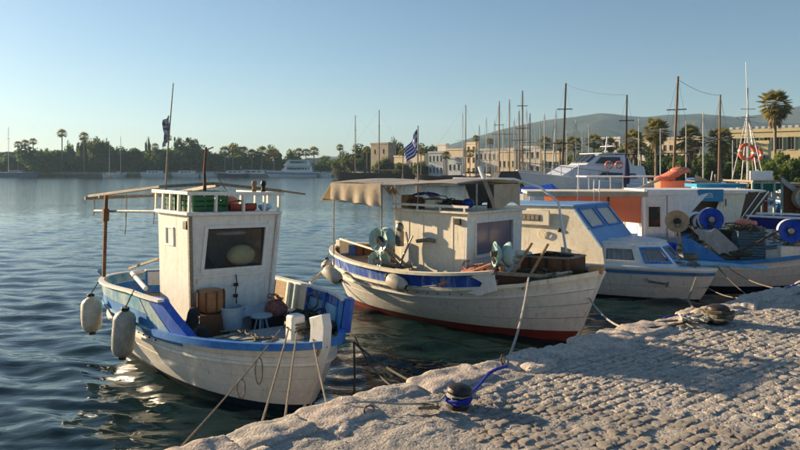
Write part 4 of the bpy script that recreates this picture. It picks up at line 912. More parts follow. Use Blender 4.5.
# things seen through the window
MB().box(-.5, .3, -.5, .5, 1.05, 1.08).build('shelf', WOODD, B1)
b = MB().ball((.26, .18, 1.49), (.11, .20, .14), 16, 10); b.thing('net_float', mat('pale yellow float', (.85, .78, .40), (.75, .70, .42), .6), 'pale yellow float lying inside the wheelhouse window', 'float', M1)
b = MB().lathe([(0, 0), (.15, 0), (.2, .03), (.19, .04), (.1, .02), (0, .02)], (.13, .15, 1.35), (.2, 0, 1), 18); b.thing('basin', REDO, 'red basin under the yellow float behind the window', 'basin', M1)
b = MB().ball((.32, .0, 1.79), (.05, .22, .035), 14, 8); b.thing('rolled_cloth', BUCKET, 'pale rolled cloth hung at the top of the wheelhouse window', 'cloth', M1)
b = MB().ball((.05, -.25, 1.30), (.14, .12, .2), 10, 8); b.thing('coat', DARKCLOTH, 'dark coat bundled inside the wheelhouse', 'coat', M1)
# roof railing
yr, x0r, x1r, zr = .62, -.70, .44, 2.30
for (x, y) in [(x1r, v) for v in (-.62, -.28, .10, .40, .62)] + [(x, -.62) for x in (-.62, -.38, -.14, .12)] + [(x, .62) for x in (-.62, -.2, .15)]:
    MB().beam((x, y, ZT + .052), (x, y, zr - .02), .045, .03, (0, 1, 0)).build('railing_post', WHITE, B1, bevel=.004)
b = MB(); z = zr; b.beam((x1r, -.66, z), (x1r, .68, z), .05, .045).beam((x0r - .04, -.62, z + .001), (x1r - .026, -.62, z + .001), .05, .045).beam((x0r - .04, .62, z), (x1r - .026, .62, z), .05, .045); b.build('roof_railing', WHITE, B1, bevel=.006)
# canopy frame above, all old timber
b = MB(); b.beam((-2.95, -.80, 2.16), (-.66, -.55, 2.36), .05, .04); b.build('canopy_beam', WOODG, B1, bevel=.006)
b = MB(); b.beam((-.66, -.56, 2.36), (-.1, -.05, 2.42), .05, .04).beam((-.1, -.05, 2.42), (.46, .64, 2.34), .05, .04).beam((-2.95, .5, 2.2), (-.1, .0, 2.40), .06, .045); b.build('canopy_beam', WOODG, B1)
b = MB(); b.beam((-2.96, -.86, 2.13), (-2.95, .55, 2.19), .05, .05).beam((-2.4, -.82, 2.17), (-2.4, .4, 2.2), .04, .04); b.build('canopy_crosspiece', WOODG, B1)
MB().beam((.44, .60, 2.345), (.56, .95, 2.30), .03, .025).build('canopy_batten', WOODT, B1)
MB().beam((-2.12, -.80, .8), (-2.12, -.80, 2.2), .045, .045, (0, 1, 0)).build('canopy_post', RUST, B1); MB().box(-2.16, -2.08, -.84, -.76, 1.82, 2.0).build('post_clamp', RUST, B1)
MB().tube([(-2.72, -.78, 1.94), (-.62, -.62, 2.03)], .018, 8).build('side_pipe', STEEL, B1)
MB().beam((-2.1, .78, .8), (-2.1, .78, 2.2), .045, .045, (0, 1, 0)).build('canopy_post', RUST, B1)
for i, (u, v, z0, l_) in enumerate([(-2.75, -.78, 2.15, .28), (-1.6, -.68, 2.24, .5), (-1.55, -.7, 1.98, .32), (-.75, -.6, 2.3, .45)]):
    MB().tube([(u, v, z0), (u + .02, v, z0 - l_ * .6), (u + .05, v - .02, z0 - l_)], .007, 5).build('dangling_line', ROPE, B1)
MB().tube([(-.12, -.17, 2.30), (-.13, -.18, 2.6), (-.12, -.17, 2.9)], .022, 8, .014).build('short_mast', RUST, B1)
b = MB(); b.tube([(-.12, -.17, 2.86), (-.05, -.1, 2.90)], .01, 5); b.tube([(-.1, -.15, 2.7), (.0, .08, 2.33)], .005, 4); b.build('mast_stay', ROPE, B1)
fp = MB().tube([(-.72, -.47, 2.05), (-.70, -.45, 2.9), (-.68, -.41, 3.78)], .014, 8, .007).build('flag_pole', WOODG, B1)
b = MB(); FLW = mat('faded flag cloth', (.50, .50, .52), (.10, .12, .20), .9, 12, .45, .55, bump=.3)
b.slab(lambda a, q: (-.71 - .02 * math.sin(q * 9) - .10 * a * (.5 + .5 * math.sin(q * 3)), -.44 - .03 * math.sin(a * 9 + q * 4) * a - .05 * a, 3.34 - .36 * q - .08 * a), 8, 14, .004); b.build('flag', FLW, fp, label='faded flag hanging limp')
# stowed on the roof
def crate(M, c, sx, sy, sz, m, label, cat='crate', slats=4, rot=0., name='crate', solid=False):
    T = M @ Matrix.Translation(c) @ Matrix.Rotation(rot, 4, 'Z'); root = empty(name, T.translation, T.to_euler().z, label, cat)
    b = MB(); b.box(-sx / 2, sx / 2, -sy / 2, sy / 2, 0, .015); b.build('base', m, root)
    for i in range(slats):
        z0, z1 = sz * i / slats + .012, sz * (i + .8) / slats + .012; b = MB()
        b.box(-sx / 2, sx / 2, -sy / 2 - .008, -sy / 2, z0, z1).box(-sx / 2, sx / 2, sy / 2, sy / 2 + .008, z0, z1).box(-sx / 2 - .008, -sx / 2, -sy / 2, sy / 2, z0, z1).box(sx / 2, sx / 2 + .008, -sy / 2, sy / 2, z0, z1)
        b.build('slat', m, root)
    b = MB()
    for x in (-sx / 2, -sx / 6, sx / 6, sx / 2):
        for y in (-sy / 2, sy / 2): b.box(x - .012, x + .012, y - .012, y + .012, 0, sz)
    for y in (-sy / 6, sy / 6):
        for x in (-sx / 2, sx / 2): b.box(x - .012, x + .012, y - .012, y + .012, 0, sz)
    b.build('corner_rib', m, root); return root
crate(M1, (.16, -.30, 2.073), .36, .44, .25, GREENP, 'green slatted plastic crate on the roof of the nearest wheelhouse')
crate(M1, (-.3, -.38, 2.073), .34, .36, .24, GREENP, 'second green crate on the wheelhouse roof, behind the railing corner')
MB().lathe([(0, 0), (.09, 0), (.115, .03), (.115, .12), (.10, .16), (.04, .18), (0, .18)], (.02, .10, 2.08), (0, .1, 1), 16).thing('float', REDO, 'orange float among the gear on the wheelhouse roof', 'float', M1)
b = MB(); b.tube([(.28, -.02, 2.12), (.30, .2, 2.11), (.28, .34, 2.12)], .05, 10); b.thing('rolled_tube', mat('dull red canvas', (.28, .05, .03), (.2, .04, .03), .8), 'dull red rolled canvas behind the roof railing', 'canvas roll', M1)
b = MB(); b.ball((.25, .52, 2.12), (.10, .09, .055), 12, 8, lambda q: q + Vector((0, 0, .02 * noise.noise(q * 20)))); b.thing('rag_bundle', LTEAL, 'blue rag bundle at the right corner of the wheelhouse roof', 'rags', M1)
b = MB(); b.tube([(.1 + .09 * math.cos(a), .36 + .10 * math.sin(a), 2.09 + .0035 * a) for a in [i * .4 for i in range(50)]], .012, 5); b.thing('rope_coil', ROPED, 'dark rope coil on the wheelhouse roof', 'rope coil', M1)
for (v, mm, lab) in [(.245, WOODT, 'small wooden float pin standing on the roof railing left'), (.38, IRON, 'dark lamp standing on the roof railing right')]:
    MB().lathe([(0, 0), (.03, 0), (.035, .02), (.022, .05), (.03, .09), (.038, .10), (.03, .14), (0, .15)], (.44, v, 2.325), (0, 0, 1), 12).thing('rail_lamp', mm, lab, 'lamp', M1)
# on deck
def bucket(M, c, r, hgt, m, label, handle=True):
    T = M @ Matrix.Translation(c); root = empty('bucket', T.translation, 0, label, 'bucket')
    MB().lathe([(0, 0), (r * .78, 0), (r * .98, hgt * .93), (r * 1.06, hgt * .93), (r * 1.06, hgt), (r * .95, hgt), (r * .74, .012), (0, .012)], (0, 0, 0), (0, 0, 1), 24).build('body', m, root)
    if handle: MB().tube([(r * 1.05 * math.cos(a), .02 + r * .25 * math.sin(a), hgt * .92 - r * .9 * math.sin(a) * .5) for a in [i * math.pi / 10 for i in range(11)]], .005, 5).build('handle', STEEL, root)
    return root
bucket(M1, (.72, -.16, .66), .145, .27, BUCKET, 'pale blue grey bucket standing in front of the wheelhouse')
# amber container with straps
T = M1 @ Matrix.Translation((.55, -.36, .86)); r0 = empty('jerrycan', T.translation, R(-48.65), 'amber plastic drum standing against the wheelhouse front', 'container')
MB().lathe([(0, 0), (.12, 0), (.155, .03), (.16, .12), (.155, .24), (.12, .275), (0, .28)], (0, 0, 0), (0, 0, 1), 24).build('body', AMBER, r0)
b = MB()
for a in range(8): b.beam((.163 * math.cos(a * .785), .163 * math.sin(a * .785), .02), (.163 * math.cos(a * .785), .163 * math.sin(a * .785), .26), .012, .03, (math.cos(a * .785), math.sin(a * .785), 0))
b.build('rib', WOODR, r0)
b = MB().box(.38, .72, -.58, -.18, .46, .855); b.thing('fish_box', WOODR, 'brown wooden box under the amber drum', 'box', M1, bevel=.01)
def drape(M, fn, nu, nv, m, name, label, cat, th=.012): return MB().slab(fn, nu, nv, th).thing(name, m, label, cat, M)
drape(M1, lambda a, q: (.52 + .75 * a, -.60 - .12 * q + .05 * math.sin(a * 9), .92 - .30 * a - .32 * q + .04 * math.sin(a * 13 + q * 7) + .03 * noise.noise(Vector((a * 5, q * 5, 0)))), 20, 10, DARKCLOTH, 'tarpaulin', 'dark tarpaulin slumped behind the blue bulwark end', 'tarpaulin')
MB().slab(lambda a, q: (.45 + .95 * a, -.25 + .95 * q, .53 + .015 * noise.noise(Vector((a * 3, q * 3, 0)))), 8, 8, .03).build('deck_hatch', PANB, B1)
T = M1 @ Matrix.Translation((.80, .20, .60)); r0 = empty('stool', T.translation, 0, 'pale blue round stool beside the bucket', 'stool')
MB().lathe([(0, .17), (.13, .17), (.14, .185), (.13, .20), (0, .20)], (0, 0, 0), (0, 0, 1), 20).build('seat', BUCKET, r0)
for a in range(4): MB().beam((.05 * math.cos(a * 1.57), .05 * math.sin(a * 1.57), .17), (.09 * math.cos(a * 1.57), .09 * math.sin(a * 1.57), 0), .022, .022).build('leg', BUCKET, r0)
MB().box(.44, .66, .26, .62, .55, .70).thing('tool_box', WOODD, 'dark wooden box right of the stool', 'box', M1, bevel=.01)
drape(M1, lambda a, q: (.42 + .10 * q, .05 + .42 * a, .86 - .14 * q + .03 * math.sin(a * 8) - .06 * abs(a - .5)), 16, 8, BUCKET, 'cloth', 'light blue cloth draped along the foot of the wheelhouse front', 'cloth')
b = MB().ball((.56, .55, .80), (.14, .14, .12), 14, 10, lambda q: q + Vector((1, 1, 1)) * .05 * noise.noise(q * 9)); b.thing('net_heap', PINK, 'faded pink net heap at the right foot of the wheelhouse', 'net', M1)
b = MB().ball((1.25, .62, .72), (.34, .16, .10), 20, 10, lambda q: q + Vector((.3, .3, 1)) * .05 * noise.noise(q * 12)); b.thing('net_heap', NET, 'grey green net heaped along the far bulwark panels', 'net', M1)
b = MB().ball((1.75, .45, .80), (.18, .2, .06), 20, 10, lambda q: q + Vector((.3, .3, 1)) * .04 * noise.noise(q * 14)); b.thing('net_heap', ROPED, 'small dark rope heap behind the bow post', 'net', M1)
for i in range(3):
    MB().box(.1 + i * .2, .24 + i * .2, .66, .84, .62, .70 + .03 * i).build('deck_block', [CREAM, CREAM, WHITE][i], B1, bevel=.008)
b = MB(); b.tube([(1.0 + .9 * i / 12, -.45 + .30 * math.sin(i * .8), .715 + .002 * i) for i in range(13)], .010, 6); b.thing('deck_rope', ROPE, 'rope lying loose across the foredeck of the nearest boat', 'rope', M1)
b = MB(); b.tube([(1.89 + .11 * math.cos(a), .02 + .09 * math.sin(a), .80 + .006 * a) for a in [i * .5 for i in range(44)]], .014, 6); b.thing('rope_coil', ROPE, 'rope turns wound round the white bow bitt', 'rope coil', M1)
b = MB(); b.tube([(2.1 + .08 * math.cos(a) , .16 + .13 * math.sin(a), .825 + .012 * math.sin(a * 3)) for a in [i * .45 for i in range(30)]], .013, 6); b.thing('rope_coil', ROPED, 'dark rope tangle beside the bow post', 'rope coil', M1)
fender(M1, (-1.62, -1.12, .84), .56, .135, (.30, -.02, -1), FENDER, 'cream fender hanging at the stern quarter of the nearest boat', 'fenders of the nearest boat', (-1.62, -1.02, 1.0))
fender(M1, (-.10, -1.16, .90), .66, .135, (-.16, .02, -1), FGREY, 'grey fender with a tapered end hanging amidships on the nearest boat', 'fenders of the nearest boat', (-.08, -1.06, 1.12))
MB().beam((-1.9, -.5, 1.12), (-.62, -.56, 1.40), .04, .03).thing('boat_hook', WOODG, 'old plank pointing aft from the wheelhouse side', 'plank', M1)
b = MB(); b.tube([(-2.2, -.2, 1.02), (-1.8, -.5, 1.06), (-1.2, -.62, 1.04), (-.7, -.7, 1.0)], .03, 8); b.build('inner_rail', WHITE, B1)

# ---------------------------------------------------------------- boat two: white with a red waterline
B2 = empty('fishing_boat', (.8337, 11.4844, 0), R(-43), 'white fishing boat with blue band, red waterline and cream canopy over its stern', 'fishing boat')
M2 = frame(B2)
h = Hull(-2.5, -2.72, 2.47, 2.9, 1.16, .55, lambda t: .70 + .40 * max(0, (t - .45) / .55) ** 2 + .14 * max(0, 1 - 2.2 * t) ** 1.6, .4, .45, (2.5, .62), (2.0, .8), bh=lambda t: .24 - .0 * t)
H2 = h
h.bottom(RED, B2, .17)
for i, (a, c) in enumerate([(.17, .38), (.38, .58), (.58, .78), (.78, .985)]):
    h.band(a + .006, c - .006, mt=HULLW, root=B2, off=.004 * (i % 2), name='hull_plank', n=40)
h.band(.15, 1, off=-.022, th=.02, mt=WOODG, root=B2, name='hull_lining', m=6)
h.rail(.80, .03, .028, off=.015, mt=HULLW, root=B2, name='rubbing_strake'); h.rail(1.0, .045, .05, off=.02, mt=CREAM, root=B2, name='gunwale')
for t in [.10 + .036 * i for i in range(18)]:
    p = Vector(h.P(t, .88, -1, .012)); q = Vector(h.P(t + .01, .88, -1, .012))
    MB().ball((0, 0, 0), (.022, .006, .009), 8, 5).build('scupper', RUST, B2).matrix_local = Matrix.Translation(p) @ Matrix.Rotation(math.atan2(q.y - p.y, q.x - p.x), 4, 'Z')
h.band(1.0, 1.96, 0.0, .73, off=0, mt=DBLUE, root=B2, name='bulwark_plank', label='blue weathered bulwark band')
h.rail(2.0, .12, .045, 0, .76, off=.01, mt=CREAM, root=B2, name='cap_rail')
h.band(1.02, 1.95, .02, .6, off=-.045, th=.02, mt=WOODR, root=B2, name='inner_bulwark')
for side in (-1, 1):
    h.band(1.0, 1.85, .77, .94, off=-.055, th=.03, mt=WOODD, root=B2, name='bow_board', side=side, h1b=1.15)
    h.rail(1.02, .09, .07, .86, 1.0, off=.03, side=side, mt=CREAM, root=B2, name='bow_cap')
h.rail(1.9, .05, .05, .77, .94, off=-.055, mt=WOODG, root=B2, name='bow_rail', h1=1.12)
stem(B2, WHITE, [(2.36, 0, -.35), (2.46, 0, 0), (2.66, 0, .5), (2.86, 0, .98), (2.93, 0, 1.13)], .10, .14)
MB().box(2.70, 2.93, -.06, .06, 1.08, 1.19).build('stem_head', ORANGEW, B2, bevel=.02)
h.deck(.72, DECKB, B2, .04, .76, name='work_deck'); h.deck(.93, DECKB, B2, .74, .985, name='foredeck')
# stern seat, tiller and inner ribs
for i, t in enumerate([.04, .10, .17, .25, .33]):
    for sd in (-1, 1):
        a, c = Vector(h.P(t, .8, sd, -.08)), Vector(h.P(t, 1.95, sd, -.08)); MB().beam(a, c, .04, .05, (1, 0, 0)).build('bulwark_rib', WOODR, B2)
b = MB(); b.slab(lambda a, q: (-2.35 + .75 * a, (-.75 + 1.5 * q) * (.62 + .38 * a), .86), 4, 6, .03); b.build('stern_seat', WOODT, B2)
MB().tube([(-2.0 + .2 * math.sin(i * .3), -.7 + .12 * i, .80 + .03 * math.sin(i)) for i in range(12)], .035, 8).thing('net_roll', WOODR, 'brown rope and net roll along the stern deck of the canopied boat', 'net', M2)
MB().box(-2.62, -2.5, -.30, -.06, .92, 1.20).build('stern_board', CREAM, B2, bevel=.01)
MB().beam((-2.55, -.25, 1.22), (-1.0, -.62, 1.12), .03, .03).build('tiller', CREAM, B2)
b = MB(); b.tube([(-1.55, .3, .92), (-1.0, .2, .95), (-.7, .1, .93)], .05, 8); b.thing('oar', WOODR, 'brown pole lying on the stern deck', 'pole', M2)
# wheelhouse, cream
y0, y1, ZB, ZT, xa, xbk = -.68, .92, .60, 1.89, .92, -.62
for sd, y in ((-1, y0), (1, y1)):
    MB().plate([(xbk, y, ZB), (xa - .02, y, ZB), (xa, y, ZT), (xbk, y, ZT)], (0, -sd * .035, 0)).build('side_wall', CREAM, B2)
for x in (-.3, .02, .34, .66): MB().box(x, x + .012, y0 - .006, y0 - .001, ZB + .1, ZT - .06).build('wall_batten', CREAM, B2)
MB().plate([(xbk, y0 + .04, ZB), (xbk, y1 - .04, ZB), (xbk, y1 - .04, ZT), (xbk, y0 + .04, ZT)], (.03, 0, 0)).build('aft_wall', CREAM, B2)
xf2 = lambda z: xa + .0 + (z - ZB) * .03
wall_holes(B2, 'front_wall', WHITE, xf2, y0, y1, ZB, ZT, (-.44, .62, 1.22, 1.74))
b = MB(); b.box(xa + .025, xa + .05, -.48, .66, 1.17, 1.22).box(xa + .025, xa + .05, -.48, .66, 1.74, 1.79).box(xa + .025, xa + .05, -.48, -.44, 1.22, 1.74).box(xa + .025, xa + .05, .62, .66, 1.22, 1.74); wf = b.build('window', WHITE, B2)
MB().box(xa - .0, xa + .01, -.44, .62, 1.22, 1.74).build('pane', GLASSV, wf)
MB().box(xbk - .05, xa + .1, y0 - .05, y1 + .05, ZT + .002, ZT + .04).build('roof', CREAM, B2, bevel=.01)
b = MB(); b.box(xbk - .04, xa + .08, y0 - .03, y0 - .01, ZT + .10, ZT + .14)
for x in (-.6, -.1, .4, .9): b.box(x, x + .03, y0 - .03, y0 - .01, ZT + .03, ZT + .10)
b.build('roof_rail', WHITE, B2)
MB().box(.72, .84, y0 - .04, y0 - .002, 1.72, 1.82).build('side_light', BLACK, B2, bevel=.006)
MB().box(-.45, -.25, y0 - .05, y0 - .003, 1.0, 1.35).build('wall_box', WHITE, B2, bevel=.01)
# canopy
MB().slab(lambda a, q: (-1.95 + 2.95 * a, -1.0 + 1.75 * q, 2.37 + .05 * math.sin(q * math.pi) + .02 * math.sin(a * 9) + .02 * a), 24, 10, .015).build('canopy', CANVASG, B2, label='grey canvas canopy over the stern')
MB().slab(lambda a, q: (-1.95 + 1.30 * a, -1.01 - .02 * math.sin(a * 24) * q, 2.36 - (.29 + .10 * a + .012 * math.sin(a * 17)) * q), 26, 8, .01).build('canopy_curtain', CANVAS, B2, label='cream canvas curtain rolled down on the near side')
MB().slab(lambda a, q: (-1.96 - .30 * q, -1.0 + 1.1 * a, 2.36 - .34 * q), 8, 5, .01).build('canopy_curtain', CANVAS, B2, label='cream flap at the stern end')
MB().slab(lambda a, q: (.98, .02 + .78 * a, 2.36 - (.36 + .05 * math.sin(a * 7)) * q), 10, 6, .01).build('canopy_curtain', CANVAS, B2, label='cream curtain at the forward end')
MB().slab(lambda a, q: (-.62 + .28 * a, -.98 + .12 * q, 2.33 - .10 * q - .06 * math.sin(a * 8) ** 2), 10, 5, .012).build('canopy_scallop', WOODT, B2)
for (u, v) in [(-1.93, -.96), (-.68, -.96), (-1.93, .70), (.9, -.35)]:
    MB().tube([(u, v, .80), (u, v, 2.38)], .016, 8).build('canopy_pole', STEEL, B2)
b = MB(); b.tube([(-1.95, -.97, 2.34), (1.0, -.97, 2.37)], .013, 6).tube([(-1.95, .72, 2.34), (1.0, .72, 2.37)], .013, 6).tube([(-2.0, -.96, 2.04), (-.68, -.96, 1.97)], .010, 6).tube([(-2.25, -.96, 2.05), (-2.0, -.96, 2.04)], .01, 6).tube([(-1.93, -.96, 2.35), (-1.93, .7, 2.35)], .012, 6); b.build('canopy_frame', STEEL, B2)
b = MB(); b.tube([(.48, .3, 2.66), (.60, .3, 2.40), (.78, .3, 2.02), (.80, .3, 1.93)], .035, 8); b.build('goalpost', WHITE2, B2)
b = MB(); b.tube([(-.30, .55, 2.44), (.9, .75, 2.44), (1.3, .95, 2.3), (1.6, 1.05, 2.05), (1.75, 1.05, 1.2)], .022, 8); b.build('curved_rail', WHITE2, B2)
# flag
fp = MB().tube([(-.16, -.60, 1.93), (-.16, -.60, 3.36)], .012, 8).build('flag_pole', STEEL, B2)
mf, t_, bs = nodes_of('blue and white striped flag'); N, L = t_.nodes, t_.links
uvn = N.new('ShaderNodeUVMap'); sx_ = N.new('ShaderNodeSeparateXYZ'); L.new(uvn.outputs[0], sx_.inputs[0])
def mth(op, a, b_=None):
    n = N.new('ShaderNodeMath'); n.operation = op
    for i, x in enumerate((a, b_)):
        if x is None: continue
        if isinstance(x, (int, float)): n.inputs[i].default_value = x
        else: L.new(x, n.inputs[i])
    return n.outputs[0]
U_, V_ = sx_.outputs[0], sx_.outputs[1]
stripe = mth('MODULO', mth('FLOOR', mth('MULTIPLY', V_, 9)), 2)      # 0 blue, 1 white, from the top
inC = mth('MULTIPLY', mth('LESS_THAN', U_, .37), mth('LESS_THAN', V_, 5 / 9))
crs = mth('MAXIMUM', mth('LESS_THAN', mth('ABSOLUTE', mth('SUBTRACT', U_, .185)), .037), mth('LESS_THAN', mth('ABSOLUTE', mth('SUBTRACT', V_, 2.5 / 9)), .5 / 9))
fac = mth('ADD', mth('MULTIPLY', inC, crs), mth('MULTIPLY', mth('SUBTRACT', 1., inC), stripe))
mx = N.new('ShaderNodeMix'); mx.data_type = 'RGBA'; L.new(fac, mx.inputs[0]); mx.inputs[6].default_value = (.015, .05, .34, 1); mx.inputs[7].default_value = (.62, .62, .62, 1); L.new(mx.outputs[2], bs.inputs[0]); bs.inputs['Roughness'].default_value = .9
me = bpy.data.meshes.new('flag'); nu, nv = 24, 16; V = []; F = []; UV = []
for i in range(nu + 1):
    for j in range(nv + 1):
        a, q = i / nu, j / nv
        V.append((-.16 - .24 * a - .015 * math.sin(a * 8 + q * 2), -.60 - .035 * math.sin(a * 8 + q * 2) * a - .05 * a, 3.32 - .42 * q - .36 * a * (1 - .45 * q)))
for i in range(nu):
    for j in range(nv): a = i * (nv + 1) + j; F.append((a, a + 1, a + nv + 2, a + nv + 1))
me.from_pydata(V, [], F); uvl = me.uv_layers.new(name='UVMap')
for p in me.polygons:
    for li in p.loop_indices: vi = me.loops[li].vertex_index; uvl.data[li].uv = ((vi // (nv + 1)) / nu, (vi % (nv + 1)) / nv)
me.materials.append(mf); me.polygons.foreach_set('use_smooth', [True] * len(me.polygons)); o = bpy.data.objects.new('flag', me); COL.objects.link(o); o.parent = fp; o['label'] = 'blue and white striped flag with a cross'
# stowed on the wheelhouse roof
MB().box(-.60, -.44, -.55, -.35, 1.94, 2.16).box(-.60, -.44, -.30, -.14, 1.94, 2.12).thing('wooden_box', WOODT, 'upright tan wooden box at the aft end of the second wheelhouse roof', 'box', M2, bevel=.008)
MB().box(-.38, -.10, -.5, -.2, 1.94, 2.10).thing('wooden_box', WOODR, 'brown wooden box under the blue cloth on the second wheelhouse roof', 'box', M2, bevel=.008)
MB().box(-.08, .14, -.52, -.3, 1.94, 2.09).thing('wooden_box', CREAM, 'cream box beside the brown box on the second wheelhouse roof', 'box', M2, bevel=.008)
drape(M2, lambda a, q: (-.42 + .42 * a, -.5 + .3 * q, 2.16 + .05 * math.sin(a * 3.1) + .02 * noise.noise(Vector((a * 6, q * 6, 1)))), 14, 8, ROYAL, 'blue_cloth', 'royal blue cloth over the boxes on the second wheelhouse roof', 'cloth')
MB().ball((.50, -.05, 2.03), (.10, .12, .085), 14, 10).thing('blue_sack', ROYAL, 'round royal blue sack at the front of the second wheelhouse roof', 'sack', M2)
b = MB()
for i in range(7): b.tube([(-.10, -.45 + .03 * i, 2.20 - .035 * i), (.42, -.15 + .03 * i, 1.98 + .01 * i)], .011, 6)
b.thing('folded_frame', WOODG, 'bundle of thin poles slanting over the second wheelhouse roof', 'poles', M2)
drape(M2, lambda a, q: (.02 + .45 * a, -.30 + .35 * q, 1.96 + .12 * math.sin(a * 3.1) + .02 * noise.noise(Vector((a * 8, q * 8, 2)))), 14, 8, DARKCLOTH, 'tarpaulin', 'dark folded tarpaulin on the second wheelhouse roof', 'tarpaulin')
for i, v in enumerate((.40, .52)):
    MB().lathe([(0, 0), (.04, 0), (.045, .03), (.035, .10), (.045, .16), (.03, .2), (0, .2)], (.62, v, 1.935), (0, 0, 1), 12).thing('roof_vent', RUST, ['left rusty vent pipe on the second wheelhouse roof', 'right rusty vent pipe on the second wheelhouse roof'][i], 'vent pipe', M2)
# hauling gear
hauler(B2, (-.62, -.98, 1.40), (.05, -1, .05), .215, TURQ, BLACK, foot=(-.30, -.80, .96), label='turquoise net hauler at the rail')
hauler(B2, (-.72, -.96, 1.03), (.05, -1, .05), .16, TURQ, BLACK, foot=(-.40, -.82, .94), label='smaller turquoise net hauler below')
MB().ball((-.35, -.85, 1.62), (.07, .07, .09), 12, 8).box(-.40, -.30, -.90, -.80, 1.30, 1.56).build('gear_box', STEEL, B2, bevel=.005)
MB().tube([(-.05, -.86, 1.5), (-.25, -.9, 1.1), (-.3, -.9, .95)], .018, 6).tube([(-.2, -.86, 1.55), (-.02, -.88, 1.0)], .018, 6).build('gear_frame', STEEL, B2)
MB().tube([(-.05, -.75, 1.40), (.20, -.72, 1.44), (.30, -.70, 1.42)], .035, 8).build('pipe', STEEL, B2)
hauler(B2, (1.56, -.56, 1.30), (-.65, -.75, .05), .20, TURQ, BLACK, foot=(1.55, -.50, .92), label='turquoise hauler wheel on the foredeck')
MB().lathe([(0, 0), (.05, 0), (.06, .02), (.04, .2), (.06, .28), (0, .30)], (1.60, -.66, .86), (0, 0, 1), 12).build('hauler_post', ORANGEW, B2)
MB().tube([(.72, -1.10, .80), (1.50, -.80, 1.17)], .028, 8, .022).thing('orange_pole', ORANGEW, 'orange painted pole slanting from rail to the foredeck hauler', 'pole', M2)
MB().tube([(1.68, -.76, .78), (1.98, -.42, 1.50)], .022, 8).thing('wooden_pole', WOODT, 'left wooden pole leaning on the foredeck', 'pole', M2)
MB().tube([(1.96, -.66, .82), (2.22, -.36, 1.50)], .022, 8).thing('wooden_pole', WOODT, 'right wooden pole leaning on the foredeck', 'pole', M2)
for k, (du, z0, rr) in enumerate([(0, .95, .15), (.03, 1.05, .16), (-.02, 1.15, .15), (.02, 1.25, .13)]):
    MB().lathe([(rr - .05, -.04), (rr, -.03), (rr + .015, 0), (rr, .035), (rr - .05, .045), (rr - .08, 0), (rr - .05, -.04)], (1.52 + du, .05, z0), (.1, 0, 1), 20).thing('float_ring', CREAM, ['lowest cream float ring of the stack on the foredeck', 'second cream float ring of the foredeck stack', 'third cream float ring of the foredeck stack', 'topmost cream float ring of the foredeck stack'][k], 'float', M2)
r0 = B2
b = MB(); ua, ub_, va, vb = 1.74, 2.50, -.36, .42
for (p, q_) in (((ua, va), (ub_, va * .6)), ((ub_, va * .6), (ub_, vb * .6)), ((ub_, vb * .6), (ua, vb)), ((ua, vb), (ua, va))):
    MB().plate([(p[0], p[1], .90), (q_[0], q_[1], .98), (q_[0], q_[1], 1.28), (p[0], p[1], 1.26)], (.0, .02, 0)).build('coaming_board', WOODR, B2)
b = MB(); b.beam((ua, va, 1.27), (ub_, va * .6, 1.29), .045, .025).beam((ua, vb, 1.27), (ub_, vb * .6, 1.29), .045, .025).beam((ub_, va * .6, 1.293), (ub_, vb * .6, 1.293), .045, .025); b.build('coaming_cap', WOODG, B2)
for t in (.2, .55, .9): MB().beam((ua + (ub_ - ua) * t, va * (1 - .4 * t) - .03, .94), (ua + (ub_ - ua) * t, va * (1 - .4 * t) - .03, 1.27), .035, .02, (0, 1, 0)).build('coaming_stay', WOODD, B2)
b = MB(); P_ = [(1.28, .98), (1.42, 1.06), (1.62, 1.03), (1.66, .80), (1.40, .70), (1.22, .74), (1.40, .80), (1.46, .90), (1.36, .95)]
b.plate([(u, -Vector(H2.P((u + 2.7) / 5.6, 1, 1)).y - .05, z) for u, z in P_], (0, -.03, 0)); b.build('bow_bracket', WHITE, B2, label='white curved metal bracket at the end of the blue band')
b = MB().ball((1.2, -.75, .93), (.34, .15, .12), 22, 12, lambda q: q + Vector((.3, .3, 1)) * .05 * noise.noise(q * 12)); b.thing('net_heap', PINK, 'pink net heap on the side deck in front of the second wheelhouse', 'net', M2)
b = MB().ball((2.0, -.50, .98), (.34, .10, .06), 22, 12, lambda q: q + Vector((.3, .3, 1)) * .04 * noise.noise(q * 12)); b.thing('net_heap', ROPED, 'dark nets on the foredeck of the canopied boat', 'net', M2)
b = MB(); b.tube([(2.1 + .5 * i / 9, -.4 + .1 * math.sin(i * 1.7), 1.03 + .01 * i) for i in range(10)], .016, 6); b.thing('deck_rope', ROPEW, 'pale rope across the bow of the canopied boat', 'rope', M2)
fender(M2, (-1.92, -1.22, .82), .52, .12, (.92, .05, -.42), FENDER, 'cream fender lying against the blue band at the canopied boat stern quarter', 'fenders of the canopied boat', (-2.0, -1.05, .95))
fender(M2, (-.25, -1.30, .84), .50, .115, (.95, .02, -.25), FENDER, 'cream fender amidships on the blue band of the canopied boat', 'fenders of the canopied boat', (-.35, -1.18, .93))
fender(M2, (-2.62, -.55, .86), .30, .13, (.3, -.1, -.8), FENDER, 'round cream fender at the stern tip of the canopied boat', 'fenders of the canopied boat', (-2.6, -.5, .95))
b = MB(); b.tube([(-2.5, -.75, .62), (-2.62, -.95, .42), (-2.4, -1.05, .28)], .035, 6).tube([(-2.5, -.75, .62), (-2.2, -.9, .6)], .03, 6); b.build('rudder_fitting', CREAM, B2)
rope([(.05, -1.28, .72), (.4, -1.24, .74), (.72, -1.16, .80)], .008, ROPEW, 'thin line from the middle fender to the orange pole', M=M2)

